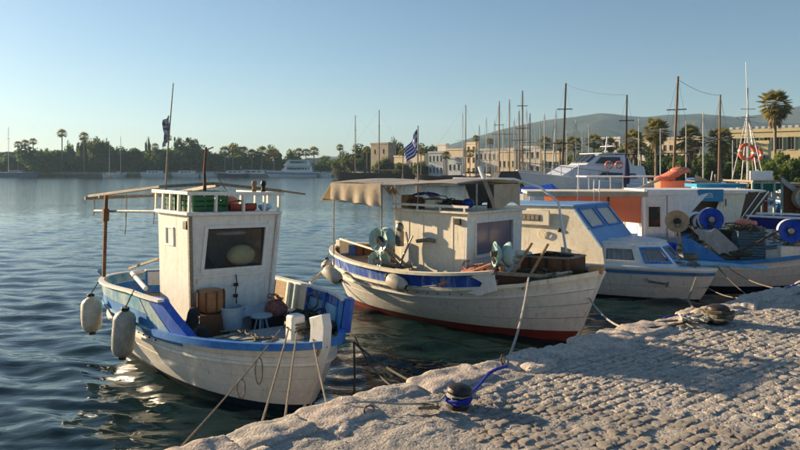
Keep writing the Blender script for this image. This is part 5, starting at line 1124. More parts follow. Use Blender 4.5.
# ---------------------------------------------------------------- boat three: white and blue cabin cruiser
B3 = empty('cabin_cruiser', (3.514, 14.919, 0), R(-40), 'white cabin cruiser with blue windscreen and blue framed cabin windows, third from left', 'motor boat')
M3 = frame(B3)
h = Hull(-3.0, -3.1, 3.14, 3.5, 1.38, 1.02, lambda t: .66 + .05 * (1 - t), .4, .38, (3, .6), (1.75, .78), tr=.75)
h.band(.06, .42, mt=HULLW, root=B3, name='hull_side', n=36); h.band(.43, .80, off=.008, mt=HULLW, root=B3, name='hull_side', n=36); h.band(.80, .90, off=.03, th=.05, mt=MBLUE, root=B3, name='hull_stripe', n=36); h.band(.90, 1.0, off=.035, th=.05, mt=WHITE2, root=B3, name='hull_edge', n=36)
h.bottom(NAVY, B3, .06); h.transom(HULLW, B3); h.rail(1.0, .12, .05, off=.03, mt=WHITE2, root=B3); h.deck(.97, WHITE2, B3, .02, .992, camber=.05)
# wheelhouse
ws0, ws1, wz0, wz1, hwd = .92, 1.55, 1.05, 1.83, .90
for sd in (-1, 1):
    MB().plate([(-1.2, sd * 1.0, .66), (1.62, sd * .95, .66), (ws1, sd * .94, wz0), (ws0, sd * hwd, wz1), (-1.2, sd * .93, wz1 - .03)], (0, -sd * .04, 0)).build('side_wall', CREAM, B3)
b = MB(); b.box(-.62, .42, -1.0, -.965, 1.40, 1.74); b.build('side_locker', CREAM, B3, bevel=.02)
b = MB(); b.box(-.36, .20, -1.012, -1.002, 1.50, 1.64); lp = b.build('vent_plate', STEEL, B3)
for k in range(5): MB().box(-.33 + k * .105, -.25 + k * .105, -1.02, -1.013, 1.52, 1.62).build('louvre', WOODG, lp)
MB().ball((.62, -.95, 1.32), (.045, .02, .045), 12, 8).build('port_light', BLACK, B3); b = MB().lathe([(.075, -.01), (.09, -.01), (.09, .012), (.075, .012), (.075, -.01)], (.95 - .7, -.975, 1.22), (0, 1, 0), 18); b.build('porthole', CREAM, B3)
def sl(t, y, o=0.): return Vector((ws1 + (ws0 - ws1) * t + o, y, wz0 + (wz1 - wz0) * t + o * .8))
wy = lambda t: .95 - .05 * t
b = MB()
for (t0, t1, ya, yb, yc, yd) in [(0, .42, -1, 1, 1, -1)]: b.plate([sl(0, -wy(0)), sl(0, wy(0)), sl(.45, wy(.45)), sl(.45, -wy(.45))], (-.03, 0, -.02))
b.plate([sl(.92, -wy(.92)), sl(.92, wy(.92)), sl(1, wy(1)), sl(1, -wy(1))], (-.03, 0, -.02))
for (c0, c1) in ((-.95, -.80), (-.06, .06), (.80, .95)): b.plate([sl(.451, c0), sl(.451, c1), sl(.919, c1 * .97), sl(.919, c0 * .97)], (-.03, 0, -.02))
b.build('windscreen', SCRB, B3)
for (c0, c1) in ((-.80, -.06), (.06, .80)):
    b = MB(); e = .03
    for (ta, tb, ya, yb) in ((.43, .47, c0, c1), (.90, .94, c0, c1)): b.plate([sl(ta, ya, .005), sl(ta, yb, .005), sl(tb, yb, .005), sl(tb, ya, .005)], (.012, 0, .01))
    for (ya, yb) in ((c0 - .0, c0 + .04), (c1 - .04, c1)): b.plate([sl(.471, ya, .005), sl(.471, yb, .005), sl(.899, yb, .005), sl(.899, ya, .005)], (.012, 0, .01))
    w_ = b.build('window', GUNB, B3)
    MB().plate([sl(.45, c0), sl(.45, c1), sl(.92, c1), sl(.92, c0)], (-.008, 0, -.006)).build('pane', GLASSP, w_)
MB().hexa([(-1.3, -.98, wz1 - .03), (ws0 + .05, -.95, wz1 + .004), (ws0 + .05, .95, wz1 + .004), (-1.3, .98, wz1 - .03)], [(-1.3, -.95, wz1 + .01), (ws0, -.92, wz1 + .04), (ws0, .92, wz1 + .04), (-1.3, .95, wz1 + .01)]).build('roof', SCRB, B3, bevel=.01)
MB().box(-.9, -.2, -.5, .5, 1.06, 1.1).box(-.9, -.8, -.5, .5, 1.1, 1.5).build('seat', CREAM, B3, bevel=.02)
# cabin trunk forward
t0, t1, tz = 1.50, 2.62, 1.10
TB = [(t0, -.95), (2.30, -.70), (2.86, -.30), (2.86, .30), (2.30, .70), (t0, .95)]; TT = [(t0, -.84), (2.12, -.60), (2.46, -.24), (2.46, .24), (2.12, .60), (t0, .84)]
for i in range(5):
    p, q, r, s = TB[i], TB[i + 1], TT[i + 1], TT[i]; P4 = [Vector((p[0], p[1], .66)), Vector((q[0], q[1], .66)), Vector((r[0], r[1], tz)), Vector((s[0], s[1], tz))]
    nrm = (P4[1] - P4[0]).cross(P4[3] - P4[0]).normalized()
    F_ = lambda a, c: (P4[0].lerp(P4[1], a)).lerp(P4[3].lerp(P4[2], a), c)
    MB().plate([F_(0, 0), F_(1, 0), F_(1, .2), F_(0, .2)], -nrm * .03).plate([F_(0, .84), F_(1, .84), F_(1, 1), F_(0, 1)], -nrm * .03).plate([F_(0, .2), F_(.10, .2), F_(.10, .84), F_(0, .84)], -nrm * .03).plate([F_(.90, .2), F_(1, .2), F_(1, .84), F_(.90, .84)], -nrm * .03).build('trunk_wall', WHITE2, B3)
    b = MB(); n2 = nrm * .012
    for (a0, a1, c0, c1) in ((.08, .92, .17, .26), (.08, .92, .78, .87), (.08, .15, .26, .78), (.85, .92, .26, .78)): b.plate([F_(a0, c0) + nrm * .002, F_(a1, c0) + nrm * .002, F_(a1, c1) + nrm * .002, F_(a0, c1) + nrm * .002], n2)
    w_ = b.build('window', GUNB if i else WHITE, B3); MB().plate([F_(.10, .2) - nrm * .01, F_(.90, .2) - nrm * .01, F_(.90, .84) - nrm * .01, F_(.10, .84) - nrm * .01], -nrm * .006).build('pane', GLASSC, w_)
    b = MB()
    b.slab(lambda a, c: F_(.11 + .78 * a, .30 + .54 * c) - nrm * (.05 + .015 * math.sin(a * 40)), 30, 3, .004)
    b.build('curtain', mat('lace curtain', (.80, .82, .84), (.60, .64, .68), .9) if 'lace curtain' not in MAT else MAT['lace curtain'], w_)
b = MB(); b.plate([(x, y, tz + .002) for x, y in TT], (0, 0, .04)); b.build('trunk_roof', WHITE2, B3, bevel=.01)
b = MB(); b.tube([(1.6, -.70, tz + .05), (1.62, -.70, tz + .10), (2.1, -.50, tz + .10), (2.12, -.5, tz + .05)], .012, 6); b.build('grab_rail', WHITE2, B3)
MB().beam((2.55, -.2, .80), (4.25, .52, .70), .24, .045).thing('gangplank', LTEAL, 'light blue gangplank jutting out over the cruiser bow', 'plank', M3, bevel=.01)
b = MB(); b.box(2.95, 3.15, -.1, .1, .70, .78); b.box(3.0, 3.1, -.16, .16, .78, .82); b.build('bow_cleat', STEEL, B3)
b = MB(); b.tube([(3.0 + .13 * math.cos(a), .0 + .12 * math.sin(a), .83 + .004 * a) for a in [i * .5 for i in range(46)]], .013, 6); b.thing('rope_coil', ROPE, 'rope wound on the bow cleat of the blue windowed cruiser', 'rope coil', M3)
b = MB(); p, q = Vector(h.P(.84, .60, -1, .03)), Vector(h.P(.90, .52, -1, .03)); b.tube([p, q], .02, 6); b.tube([p + Vector((0, 0, .05)), p + Vector((.06, -.02, -.04))], .015, 5); b.tube([q + Vector((0, 0, .05)), q + Vector((-.03, 0, -.06))], .015, 5); b.build('fairlead', STEEL, B3)
drape(M3, lambda a, q: (.75 + .55 * a, -1.14 + .05 * math.sin(a * 5), 1.0 - .34 * q - .12 * a), 8, 6, CANVASG, 'canvas_flap', 'grey canvas flap at the near corner of the cruiser wheelhouse', 'canvas')
# ---------------------------------------------------------------- the boat with the long canopy frame and orange tarpaulin
c4 = at(580, 200, 16.8); B4 = empty('tented_boat', (c4.x, 16.8, 0), R(-6), 'white boat under a long flat awning with orange tarpaulin sides, behind the cruiser', 'boat')
M4 = frame(B4)
h = Hull(-2.6, -2.8, 2.4, 2.8, 1.1, .8, lambda t: .75 + .2 * t * t, .35, .45, (3, .6), (2, .8))
h.band(.08, 1, mt=HULLW, root=B4, name='hull', n=24); h.bottom(NAVY, B4, .08); h.rail(1, .1, .06, mt=MBLUE, root=B4); h.deck(.9, WHITE2, B4)
MB().box(-1.42, 1.42, -.95, .95, 2.0, 2.07).build('awning', CREAM, B4, bevel=.01); MB().box(-1.44, 1.44, -.975, -.953, 1.95, 2.08).build('awning_edge', CANVAS, B4)
for u in (-1.35, 1.33):
    for v in (-.9, .9): MB().beam((u, v, .8), (u, v, 2.0), .05, .05, (0, 1, 0)).build('awning_post', WHITE2, B4)
MB().slab(lambda a, q: (-.75 + 2.08 * a, -.90 + .12 * q + .04 * math.sin(a * 11) * q, 1.95 - (.50 + .15 * a) * q), 26, 8, .012).build('side_tarpaulin', ORANGE, B4)
MB().slab(lambda a, q: (-.35 + 1.6 * a, -.70 + .25 * q, 1.97 - .25 * a - .22 * q - .05 * math.sin(a * 6)), 22, 8, .012).build('side_tarpaulin', ORANGE, B4)
MB().slab(lambda a, q: (-.8 + 2.1 * a, .9 - .1 * q, 1.97 - .7 * q), 20, 6, .012).build('side_tarpaulin', ORANGE, B4)
MB().box(.5, .55, -.93, -.90, 1.3, 1.95).build('tarpaulin_seam', WOODR, B4)
for u in (.15, .28): MB().tube([(u, -1.0, 1.7), (u + .02, -1.0, 2.35)], .012, 6).build('antenna', WHITE2, B4)
MB().tube([(-.25, -1.0, 1.3), (-.2, -1.0, 2.75)], .010, 6).build('antenna', WHITE2, B4)

# ---------------------------------------------------------------- white wheelhouse with blue fascia
c5 = at(683, 200, 17.6); B5 = empty('cabin_boat', (c5.x, 17.6, 0), R(-4), 'white cabin boat with a bright blue fascia board and wooden framed window', 'motor boat')
M5 = frame(B5)
h = Hull(-3.0, -3.2, 2.9, 3.4, 1.25, .9, lambda t: .85 + .25 * t * t, .35, .45, (3, .6), (2, .8), tr=.5)
h.band(.08, 1, mt=HULLW, root=B5, name='hull', n=24); h.bottom(NAVY, B5, .08); h.rail(1, .1, .06, mt=MBLUE, root=B5); h.transom(HULLW, B5); h.deck(.9, WHITE2, B5)
zr = 2.06
# left part with framed window
b = MB()
x0, x1, a0, a1, b0, b1 = -1.32, -.76, -1.22, -.92, 1.14, 1.66
for (p, q, r, s) in ((x0, x1, .8, b0), (x0, x1, b1, zr), (x0, a0, b0, b1), (a1, x1, b0, b1)): b.box(p, q, -1.0, -.95, r, s)
b.build('wheelhouse_wall', WHITE2, B5)
b = MB().box(a0 - .03, a1 + .03, -1.02, -1.003, b0 - .04, b0).box(a0 - .03, a1 + .03, -1.02, -1.003, b1, b1 + .04).box(a0 - .03, a0, -1.02, -1.003, b0, b1).box(a1, a1 + .03, -1.02, -1.003, b0, b1); w_ = b.build('window', CREAM, B5)
MB().box(a0, a1, -.98, -.97, b0, b1).build('pane', GLASSC, w_); MB().box(a0 + .02, a0 + .07, -.96, -.94, b0, b1).box(a1 - .06, a1, -.96, -.94, b0, b1 - .1).box(a0, a1, -.96, -.94, b0, b0 + .18).build('inner_frame', WOODR, w_)
MB().box(-1.34, -1.29, -1.05, -1.0, .8, 2.12).build('corner_post', WHITE2, B5)
# sweeping white side
MB().slab(lambda a, q: (-.76 + (.05 + .95 * q ** 1.3) * 1.0 * a + .02, -1.0 - .10 * math.sin(a * 1.5) - .15 * (1 - q) * a, .80 + (1.22 - .0) * (1 - (1 - q)) ), 12, 10, .03).build('curved_side', WHITE2, B5, label='white curved cabin side sweeping up to the roof')
b = MB(); b.box(-1.3, -.02, -1.08, -1.02, zr - .10, zr + .04); b.build('fascia_board', WHITE2, B5, bevel=.006)
fb = MB().box(-.015, .61, -1.10, -1.02, zr - .26, zr + .05).build('fascia_board', mat('cyan blue board', (.01, .20, .42), (.02, .26, .48), .5, 5, dirt=.3), B5, bevel=.006, label='bright blue fascia board with a pale emblem')
MB().tube([(.27 + .055 * math.cos(a), -1.105, zr - .10 + .055 * math.sin(a)) for a in [math.pi * (-.15 + 1.3 * i / 10) for i in range(11)]], .009, 5).tube([(.18, -1.105, zr - .15), (.36, -1.105, zr - .15)], .008, 5).ball((.27, -1.105, zr - .10), (.018, .006, .018), 8, 6).build('emblem', WHITE2, fb)
b = MB(); b.box(.615, 1.22, -1.08, -1.02, zr - .06, zr + .03); b.build('fascia_board', WHITE2, B5, bevel=.006)
MB().plate([(.62, -1.01, zr - .06), (1.20, -1.01, zr - .06), (.90, -1.12, .9), (.16, -1.12, .9)], (0, .04, 0)).build('slanted_panel', CREAM, B5, label='slanted cream panel in the sun')
MB().box(.68, .70, -1.05, -1.035, zr - .38, zr - .2).build('panel_handle', BLACK, B5)
MB().plate([(1.22, -1.0, zr - .02), (1.78, -1.0, zr - .05), (1.22, -1.0, 1.15), (1.0, -1.0, 1.15)], (0, .03, 0)).build('side_glass', GLASSD, B5)
MB().tube([(1.75, -1.02, zr), (1.05, -1.04, 1.15)], .02, 6).tube([(1.55, -1.02, zr), (.95, -1.04, 1.2)], .015, 6).build('glass_frame', WHITE2, B5)
b = MB(); b.box(-1.3, 1.7, -1.0, 1.0, zr - .02, zr + .03); b.build('roof', WHITE2, B5, bevel=.01)
MB().box(-1.3, -1.25, -.94, 1.0, .8, zr - .03).box(1.0, 1.05, -.94, 1.0, .8, zr - .03).box(-1.24, .99, .95, 1.0, .8, zr - .03).build('rear_wall', WHITE2, B5); MB().box(-.0, .6, -.6, -.5, .9, 1.8).build('inner_bulkhead', WOODG, B5)

# ---------------------------------------------------------------- fishing boat at the right, cream hull and blue rim
B6 = empty('fishing_boat', (7.2, 14.75, 0), R(-9), 'cream hulled fishing boat with blue rim and net winches at the right edge', 'fishing boat')
M6 = frame(B6)
h = Hull(-2.5, -2.75, 2.5, 3.0, 1.05, .78, lambda t: .60 + .50 * max(0, (t - .42) / .58) ** 1.8 + .08 * (1 - t), .4, .45, (2.6, .6), (1.9, .8), bh=lambda t: .16)
h.bottom(NAVY, B6, .16)
for i, (a, c) in enumerate([(.16, .46), (.46, .76), (.76, .985)]): h.band(a + .006, c - .006, mt=HULLW, root=B6, off=.004 * (i % 2), name='hull_plank', n=36)
h.band(.14, 1, off=-.022, th=.02, mt=WOODG, root=B6, name='hull_lining', m=6); h.rail(.78, .03, .028, off=.02, mt=WHITE, root=B6, name='rubbing_strake')
h.rail(1.0, .09, .07, off=.03, mt=PANB, root=B6); h.deck(.93, CREAM, B6, .02, .99)
h.band(1.0, 1.9, .80, 1.0, mt=WHITE, root=B6, name='bulwark_plank')
MB().plate([(-.95, -.98, .62), (-.12, -1.02, .66), (-.80, -.95, 1.12), (-1.0, -.95, 1.15)], (0, .05, 0)).build('stern_board', PANB, B6, label='blue triangular board at the stern side')
drape(M6, lambda a, q: (-.72 + .52 * a + .55 * q, -.70 + .10 * a, 1.28 - .52 * q + .04 * math.sin(a * 8) + .02 * noise.noise(Vector((a * 5, q * 5, 4)))), 16, 12, CANVASG, 'tarpaulin', 'grey tarpaulin sloping over gear on the right hand fishing boat', 'tarpaulin')
for i, (u, v, z, sx, sz) in enumerate([(.52, -.45, .66, .5, .30), (.50, -.42, .97, .5, .30), (.02, -.40, .68, .42, .30)]):
    crate(M6, (u, v, z), sx, .38, sz, MESH, ['lower grey blue fish crate amidships on the right hand boat', 'upper grey blue fish crate amidships on the right hand boat', 'single grey blue crate beside the grey tarpaulin'][i], slats=5)
MB().box(-.42, -.18, -.35, -.1, 1.02, 1.26).thing('cool_box', BUCKET, 'pale blue cool box behind the grey tarpaulin', 'box', M6, bevel=.015)
hauler(B6, (-.78, .35, 1.40), (-.15, -1, .05), .26, WTAN, BLACK, foot=(-.70, .6, .75), label='tan net winch disc')
hauler(B6, (-.10, .15, 1.47), (-.15, -1, .05), .27, WHITE, STEEL, foot=(-.02, .4, .75), label='royal blue net winch disc', second=ROYAL)
hauler(B6, (1.28, -.62, 1.30), (-.25, -1, .05), .25, WHITE, STEEL, foot=(1.35, -.45, .85), label='blue net winch disc near the bow', second=ROYAL)
MB().beam((.02, -.92, .76), (1.0, -.72, 1.30), .04, .03).thing('oar', WOODD, 'dark wooden oar leaning towards the blue winch', 'oar', M6)
MB().beam((1.5, -.7, 1.12), (2.3, -.3, 1.72), .05, .05).thing('wooden_pole', WOODT, 'upper tan pole rising at the right edge', 'pole', M6); MB().beam((1.35, -.75, 1.02), (2.3, -.55, 1.50), .04, .04).thing('wooden_pole', WOODG, 'lower grey pole rising at the right edge', 'pole', M6)
MB().box(1.0, 1.42, -.86, -.66, .70, .98).thing('gear_box', CREAM, 'cream box standing on the rim below the blue winch', 'box', M6, bevel=.01)
b = MB().ball((1.75, -.5, 1.10), (.26, .16, .10), 18, 10, lambda q: q + Vector((.3, .3, 1)) * .05 * noise.noise(q * 12)); b.thing('net_heap', PINK, 'pink net heap at the bow of the right hand boat', 'net', M6)
b = MB().ball((.25, -.55, .78), (.4, .14, .08), 20, 10, lambda q: q + Vector((.3, .3, 1)) * .05 * noise.noise(q * 12)); b.thing('net_heap', NET, 'green net heap along the rim of the right hand boat', 'net', M6)
MB().lathe([(0, 0), (.13, 0), (.14, .03), (.14, .24), (.10, .30), (.05, .32), (.05, .36), (0, .36)], (-.80, -.75, .68), (0, 0, 1), 16).thing('jerrycan', BUCKET, 'pale round jug at the stern of the right hand boat', 'jug', M6)
MB().lathe([(0, 0), (.13, 0), (.15, .03), (.15, .30), (.12, .32), (0, .32)], (-1.15, -.5, .68), (0, 0, 1), 16).thing('blue_drum', ROYAL, 'blue drum beside the pale jug', 'drum', M6)
drape(M6, lambda a, q: (-1.7 + .8 * a, -.6 + .9 * q, .95 + .12 * math.sin(q * 3) + .05 * noise.noise(Vector((a * 5, q * 5, 6)))), 16, 12, CANVASG, 'tarpaulin', 'grey cover over the stern of the right hand boat', 'tarpaulin')
b = MB(); b.tube([(-.2 + .0 * i, .0 + .02 * i, 1.2 - .05 * i) for i in range(5)], .02, 6)
for k in range(3):
    MB().lathe([(.16, -.02), (.20, 0), (.22, .03), (.20, .05), (.16, .06), (.16, -.02)], (-.36 + .14 * k, .30, 1.42 - .03 * k), (-.2, -1, 0), 20).thing('float_ring', WHITE2, ['left pale float ring beside the royal blue winch', 'middle pale float ring behind the royal blue winch', 'right pale float ring behind the royal blue winch'][k], 'float', M6)
MB().box(.15, .50, .2, .5, .66, 1.22).thing('engine_box', BLACK, 'dark engine box right of the royal blue winch', 'box', M6, bevel=.02)
b = MB().ball((.75, .45, 1.36), (.26, .2, .09), 16, 10, lambda q: q + Vector((.3, .3, 1)) * .05 * noise.noise(q * 12)); b.thing('net_heap', REDO, 'orange red net bundle behind the crates', 'net', M6)
MB().box(.45, 1.1, .2, .7, .66, 1.29).thing('gear_locker', WOODG, 'grey locker behind the fish crates', 'locker', M6, bevel=.01)
# white boat with a navy strip behind, right edge
c8 = at(800, 215, 16.9); B8 = empty('skiff', (c8.x, 16.9, 0), R(172), 'white skiff with a navy blue strip behind the crates at the right edge', 'boat')
h = Hull(-2.2, -2.4, 2.0, 2.4, .9, .7, lambda t: 1.32 + .15 * t, .3, .45, (3, .6), (2, .8))
h.band(.05, .78, mt=WHITE2, root=B8, name='hull', n=24); h.band(.78, .97, off=.01, mt=mat('navy strip', (.01, .015, .16), (.01, .02, .2), .4), root=B8, name='hull_stripe', n=24); h.bottom(NAVY, B8, .06); h.rail(1, .1, .05, mt=WHITE2, root=B8); h.deck(.9, WHITE2, B8)
# boat with green framed wheelhouse, lattice mast and lifebuoys
D7 = 19.2; c7 = at(757, 200, D7); B7 = empty('trawler', (c7.x, D7, 0), R(-3), 'brown and green wheelhouse boat carrying the white lattice mast', 'fishing boat'); M7 = frame(B7)
h = Hull(-3.0, -3.2, 2.9, 3.3, 1.25, .9, lambda t: 1.0 + .2 * t * t, .35, .45, (3, .6), (2, .8))
h.band(.08, 1, mt=HULLW, root=B7, name='hull', n=24); h.bottom(NAVY, B7, .08); h.rail(1, .1, .06, mt=MBLUE, root=B7); h.deck(.9, WOODG, B7)
GRF = mat('pale green frame paint', (.30, .42, .38), (.2, .3, .28), .6, 5, dirt=.3)
X = lambda px: (px - 757) / FPX * D7
for px in (737, 745.5, 757, 764): MB().box(X(px) - .025, X(px) + .025, -1.0, -.94, .9, 2.26).build('frame_post', GRF, B7)
for z in (1.3, 1.72, 2.22): MB().box(X(737), X(757), -.99, -.95, z, z + .035).build('frame_bar', GRF, B7)
MB().box(X(739), X(764), -.95, -.9, 1.0, 1.35).build('bulkhead', WOODR, B7); MB().box(X(746), X(764), -.2, -.15, 1.35, 2.2).build('bulkhead', WOODR, B7); MB().slab(lambda a, q: (X(738) + .9 * a, -.93, 2.22 - (.18 + .08 * math.sin(a * 4)) * q), 10, 4, .01).build('curtain', mat('green curtain cloth', (.01, .14, .10), (.01, .10, .07), .8), B7)
MB().box(X(765), X(803), -.95, -.90, 1.0, 2.15).build('wheelhouse_wall', WOODR, B7); MB().box(X(764), X(803), -1.0, .9, 2.15, 2.22).build('wheelhouse_roof', WOODG, B7); MB().box(X(737), X(763), -1.0, .9, 2.26, 2.31).build('wheelhouse_roof', WOODG, B7)
MB().slab(lambda a, q: (X(762) + .95 * a, -1.02 - .05 * q, 2.42 - .72 * a - (.16 + .03 * math.sin(a * 7)) * q), 16, 5, .02).build('awning_roll', CANVASG, B7)
MB().box(X(736), X(757), -.9, -.86, 2.315, 2.58).build('name_board', WHITE2, B7, bevel=.005)
MB().box(X(690), X(737), -.6, .3, 2.10, 2.2).build('side_cover', mat('cyan tarpaulin', (.01, .22, .42), (.02, .3, .5), .7, 4, bump=.4, bscale=5), B7)
for px in (693, 715, 734): MB().box(X(px) - .03, X(px) + .03, -.55, -.49, .95, 2.1).build('cover_post', WHITE2, B7)
hauler(B7, (X(781), -1.2, HCAM - 28 * (D7 - 1.2) / FPX), (-.1, -1, .05), .31, WOODT, STEEL, foot=(X(783), -1.0, 1.15), label='grey net winch at the right', second=STEEL)
MB().beam((X(790), -1.2, 1.35), (X(803), -1.1, 1.75), .05, .05).build('boom_pole', WOODT, B7)
mz = HCAM - (88 - HY) * D7 / FPX
mm = MB().tube([(X(748), 0, 2.3), (X(748), 0, mz)], .035, 8, .02).build('mast', MASTA, B7)
apx = Vector((X(748), 0, HCAM - (112 - HY) * D7 / FPX)); b = MB()
for dx, dy in ((-.32, -.3), (.32, -.3), (-.32, .3), (.32, .3), (-.14, -.3), (.14, -.3)): b.tube([apx, (X(748) + dx, dy, 2.3)], .014, 5)
b.build('lattice_leg', MASTA, mm)
for z in (3.6, 3.85, 4.15, 4.4): MB().tube([(X(748) - .22, 0, z), (X(748) + .22, 0, z)], .012, 5).build('crosstree', MASTA, mm)
MB().tube([(X(735), 0, 4.15), (X(758), 0, 3.98)], .010, 5).build('crosstree', MASTA, mm); MB().tube([(X(747.3), 0, mz - .35), (X(746.2), 0, HCAM - (62 - HY) * D7 / FPX)], .009, 5).build('whip_antenna', MASTA, mm)
def lifebuoy(c, r, ax, label, group=None):
    root = empty('lifebuoy', Vector(c) - Vector((0, 0, r)), 0, label, 'lifebuoy', group); ax = Vector(ax).normalized(); x = ax.orthogonal().normalized(); y = ax.cross(x); o = Vector((0, 0, r))
    rg = MB().tube([o + (x * math.cos(a) + y * math.sin(a)) * r * .8 for a in [i * math.pi / 14 for i in range(28)]], r * .2, 10, closed=True).build('ring', LIFE, root)
    for k in range(4):
        a0 = k * math.pi / 2 + .5; MB().tube([o + (x * math.cos(a) + y * math.sin(a)) * r * .8 for a in (a0, a0 + .12, a0 + .24)], r * .215, 10).build('band', WHITE2, root)
    return root
lifebuoy(at(747, 152, D7 - .35), .27, (.1, -1, 0), 'large orange lifebuoy hung on the lattice mast'); lifebuoy(at(757, 154, D7 + .3), .25, (.5, -1, 0), 'second orange lifebuoy behind the large one on the lattice mast')
# orange bundle boat
D9 = 23.; c9 = at(668, 190, D9); B9 = empty('cargo_boat', (c9.x, D9, 0), R(-5), 'low white boat with gear carrying the orange bundle', 'boat'); M9 = frame(B9)
h = Hull(-3.4, -3.6, 3.2, 3.7, 1.3, 1., lambda t: 1.1 + .25 * t * t, .35, .45, (3, .6), (2, .8), tr=.4); h.band(.08, 1, mt=WHITE, root=B9, name='hull', n=24); h.bottom(NAVY, B9, .08); h.rail(1, .1, .06, mt=WHITE2, root=B9); h.deck(.9, WOODG, B9)
MB().box(-2.2, 2.4, -.9, .9, 1.0, 1.84).build('cabin', WHITE, B9, bevel=.03); MB().box(-2.4, 2.9, -1.0, 1.0, 1.845, 1.9).build('cabin_roof', CREAM, B9, bevel=.01)
for k in range(5): MB().box(-1.9 + .85 * k, -1.4 + .85 * k, -.925, -.905, 1.3, 1.65).build('window', CABW, B9)
def lump(c, r, amp=.12, f=4.): return MB().ball(c, r, 28, 16, lambda q: q + Vector((1, 1, 1)) * amp * noise.fractal(q * f, 1, 2, 3))
MB().box(-.45, .62, -.6, .1, 1.902, 2.22).thing('orange_box', ORANGE, 'orange canvas covered box under the orange bundle', 'box', M9, bevel=.05)
b = MB(); b.ball((.05, -.25, 2.42), (.52, .3, .14), 30, 14, lambda q: q + Vector((0, 0, (q.x) * .32)) + Vector((1, 1, 1)) * .05 * noise.fractal(q * 7, 1, 2, 3)).ball((.35, -.2, 2.58), (.34, .22, .12), 24, 12, lambda q: q + Vector((1, 1, 1)) * .05 * noise.fractal(q * 8, 1, 2, 3)).ball((-.2, -.3, 2.30), (.36, .22, .11), 24, 12, lambda q: q + Vector((1, 1, 1)) * .04 * noise.fractal(q * 8, 1, 2, 3))
b.thing('orange_bundle', REDO, 'orange red inflatable rolled up on the covered box', 'inflatable', M9)
drape(M9, lambda a, q: (.72 + 1.1 * a, -.55, 2.45 - .5 * a - .35 * q * (1 - a * .6)), 12, 6, CANVAS, 'canvas_cover', 'pale canvas cover sloping right of the orange bundle', 'canvas')
MB().tube([(-1.2, -.6, 1.95), (-.5, -.6, 2.25)], .05, 8).thing('rolled_cover', CANVASG, 'grey rolled cover left of the orange box', 'canvas roll', M9)
gg = random.Random(12); ORD = 'first second third fourth fifth sixth seventh eighth ninth tenth eleventh twelfth'.split()
for i in range(12):
    u = 1.0 + i * .16; z = 1.903; hh = gg.uniform(.1, .35); MB().lathe([(0, 0), (.05, 0), (.06, hh * .3), (.045, hh * .7), (.05, hh), (0, hh)], (u, gg.uniform(-.7, -.2), z), (gg.uniform(-.2, .2), 0, 1), 10).thing('net_float', [CREAM, WOODT, WHITE2, BUCKET][i % 4], ORD[i] + ' float from the left in the row of gear beyond the orange bundle', 'float', M9, 'floats right of the orange bundle')
# awning launch
D10 = 25.; c10 = at(606, 185, D10); BA = empty('launch', (c10.x, D10, 0), R(-3), 'open launch with a thin white awning in front of the motor yacht', 'boat'); MA = frame(BA)
h = Hull(-2.2, -2.4, 2.1, 2.6, 1., .8, lambda t: 1.25 + .3 * t * t, .3, .45, (3, .6), (2, .8)); h.band(.05, 1, mt=WHITE2, root=BA, name='hull', n=24); h.bottom(NAVY, BA, .06); h.rail(1, .1, .06, mt=MBLUE, root=BA); h.deck(.85, WHITE2, BA)
MB().box(-.95, 1.9, -.9, .9, 2.33, 2.38).build('awning', WHITE2, BA, bevel=.01)
for u in (-.85, .4, 1.7):
    for v in (-.85, .85): MB().tube([(u, v, 1.2), (u, v, 2.33)], .02, 6).build('awning_post', MASTA, BA)
for i in range(9): u = -.7 + i * .24; MB().ball((u, -.5 + .1 * math.sin(i * 4), 1.62 + .06 * math.sin(i * 3)), (.11, .12, .14), 10, 8).thing('buoy', [WHITE2, BUCKET, CREAM][i % 3], ORD[i] + ' pale buoy from the left under the thin white awning', 'buoy', MA, 'buoys under the thin awning')
MB().box(-.9, 1.7, -.7, .3, 1.1, 1.5).build('seat_locker', WHITE2, BA)
MB().lathe([(0, 0), (.10, 0), (.13, .2), (.11, .6), (.06, .95), (0, 1.0)], at(626.5, 184, 24.2), (0, 0, 1), 12).thing('furled_umbrella', mat('dark blue cover', (.01, .02, .07), (.02, .03, .1), .8), 'dark blue furled cover standing left of the orange bundle', 'cover')
# motor yacht
DM = 46.; cm = at(588, 180, DM); BM = empty('motor_yacht', (cm.x, DM, 0), R(206), 'big white motor yacht with a raked bridge and two lifebuoys', 'motor yacht'); MM = frame(BM)
YW = mat('yacht white gelcoat', (.62, .66, .70), (.54, .58, .63), .3, 2, dirt=.1)
h = Hull(-5.2, -5.4, 4.6, 6.0, 1.9, 1.5, lambda t: 1.55 + .95 * t ** 1.6, .4, .4, (3, .6), (1.9, .85), tr=.8)
h.band(.03, 1, mt=YW, root=BM, name='hull', n=30); h.bottom(NAVY, BM, .04); h.rail(1, .12, .08, mt=WHITE2, root=BM); h.transom(YW, BM); h.deck(.95, YW, BM)
MB().hexa([(-4.2, -1.5, 1.6), (3.4, -1.0, 2.1), (3.4, 1.0, 2.1), (-4.2, 1.5, 1.6)], [(-4.0, -1.35, 2.9), (1.6, -1.05, 2.95), (1.6, 1.05, 2.95), (-4.0, 1.35, 2.9)]).build('deckhouse', YW, BM, bevel=.06)
MB().hexa([(-3.0, -1.25, 2.9), (1.0, -.95, 2.95), (1.0, .95, 2.95), (-3.0, 1.25, 2.9)], [(-2.6, -1.1, 3.72), (-.3, -.85, 3.72), (-.3, .85, 3.72), (-2.6, 1.1, 3.72)]).build('bridge', YW, BM, bevel=.05)
MB().box(-3.2, -.2, -1.15, 1.15, 3.725, 3.80).build('bridge_roof', YW, BM, bevel=.03)
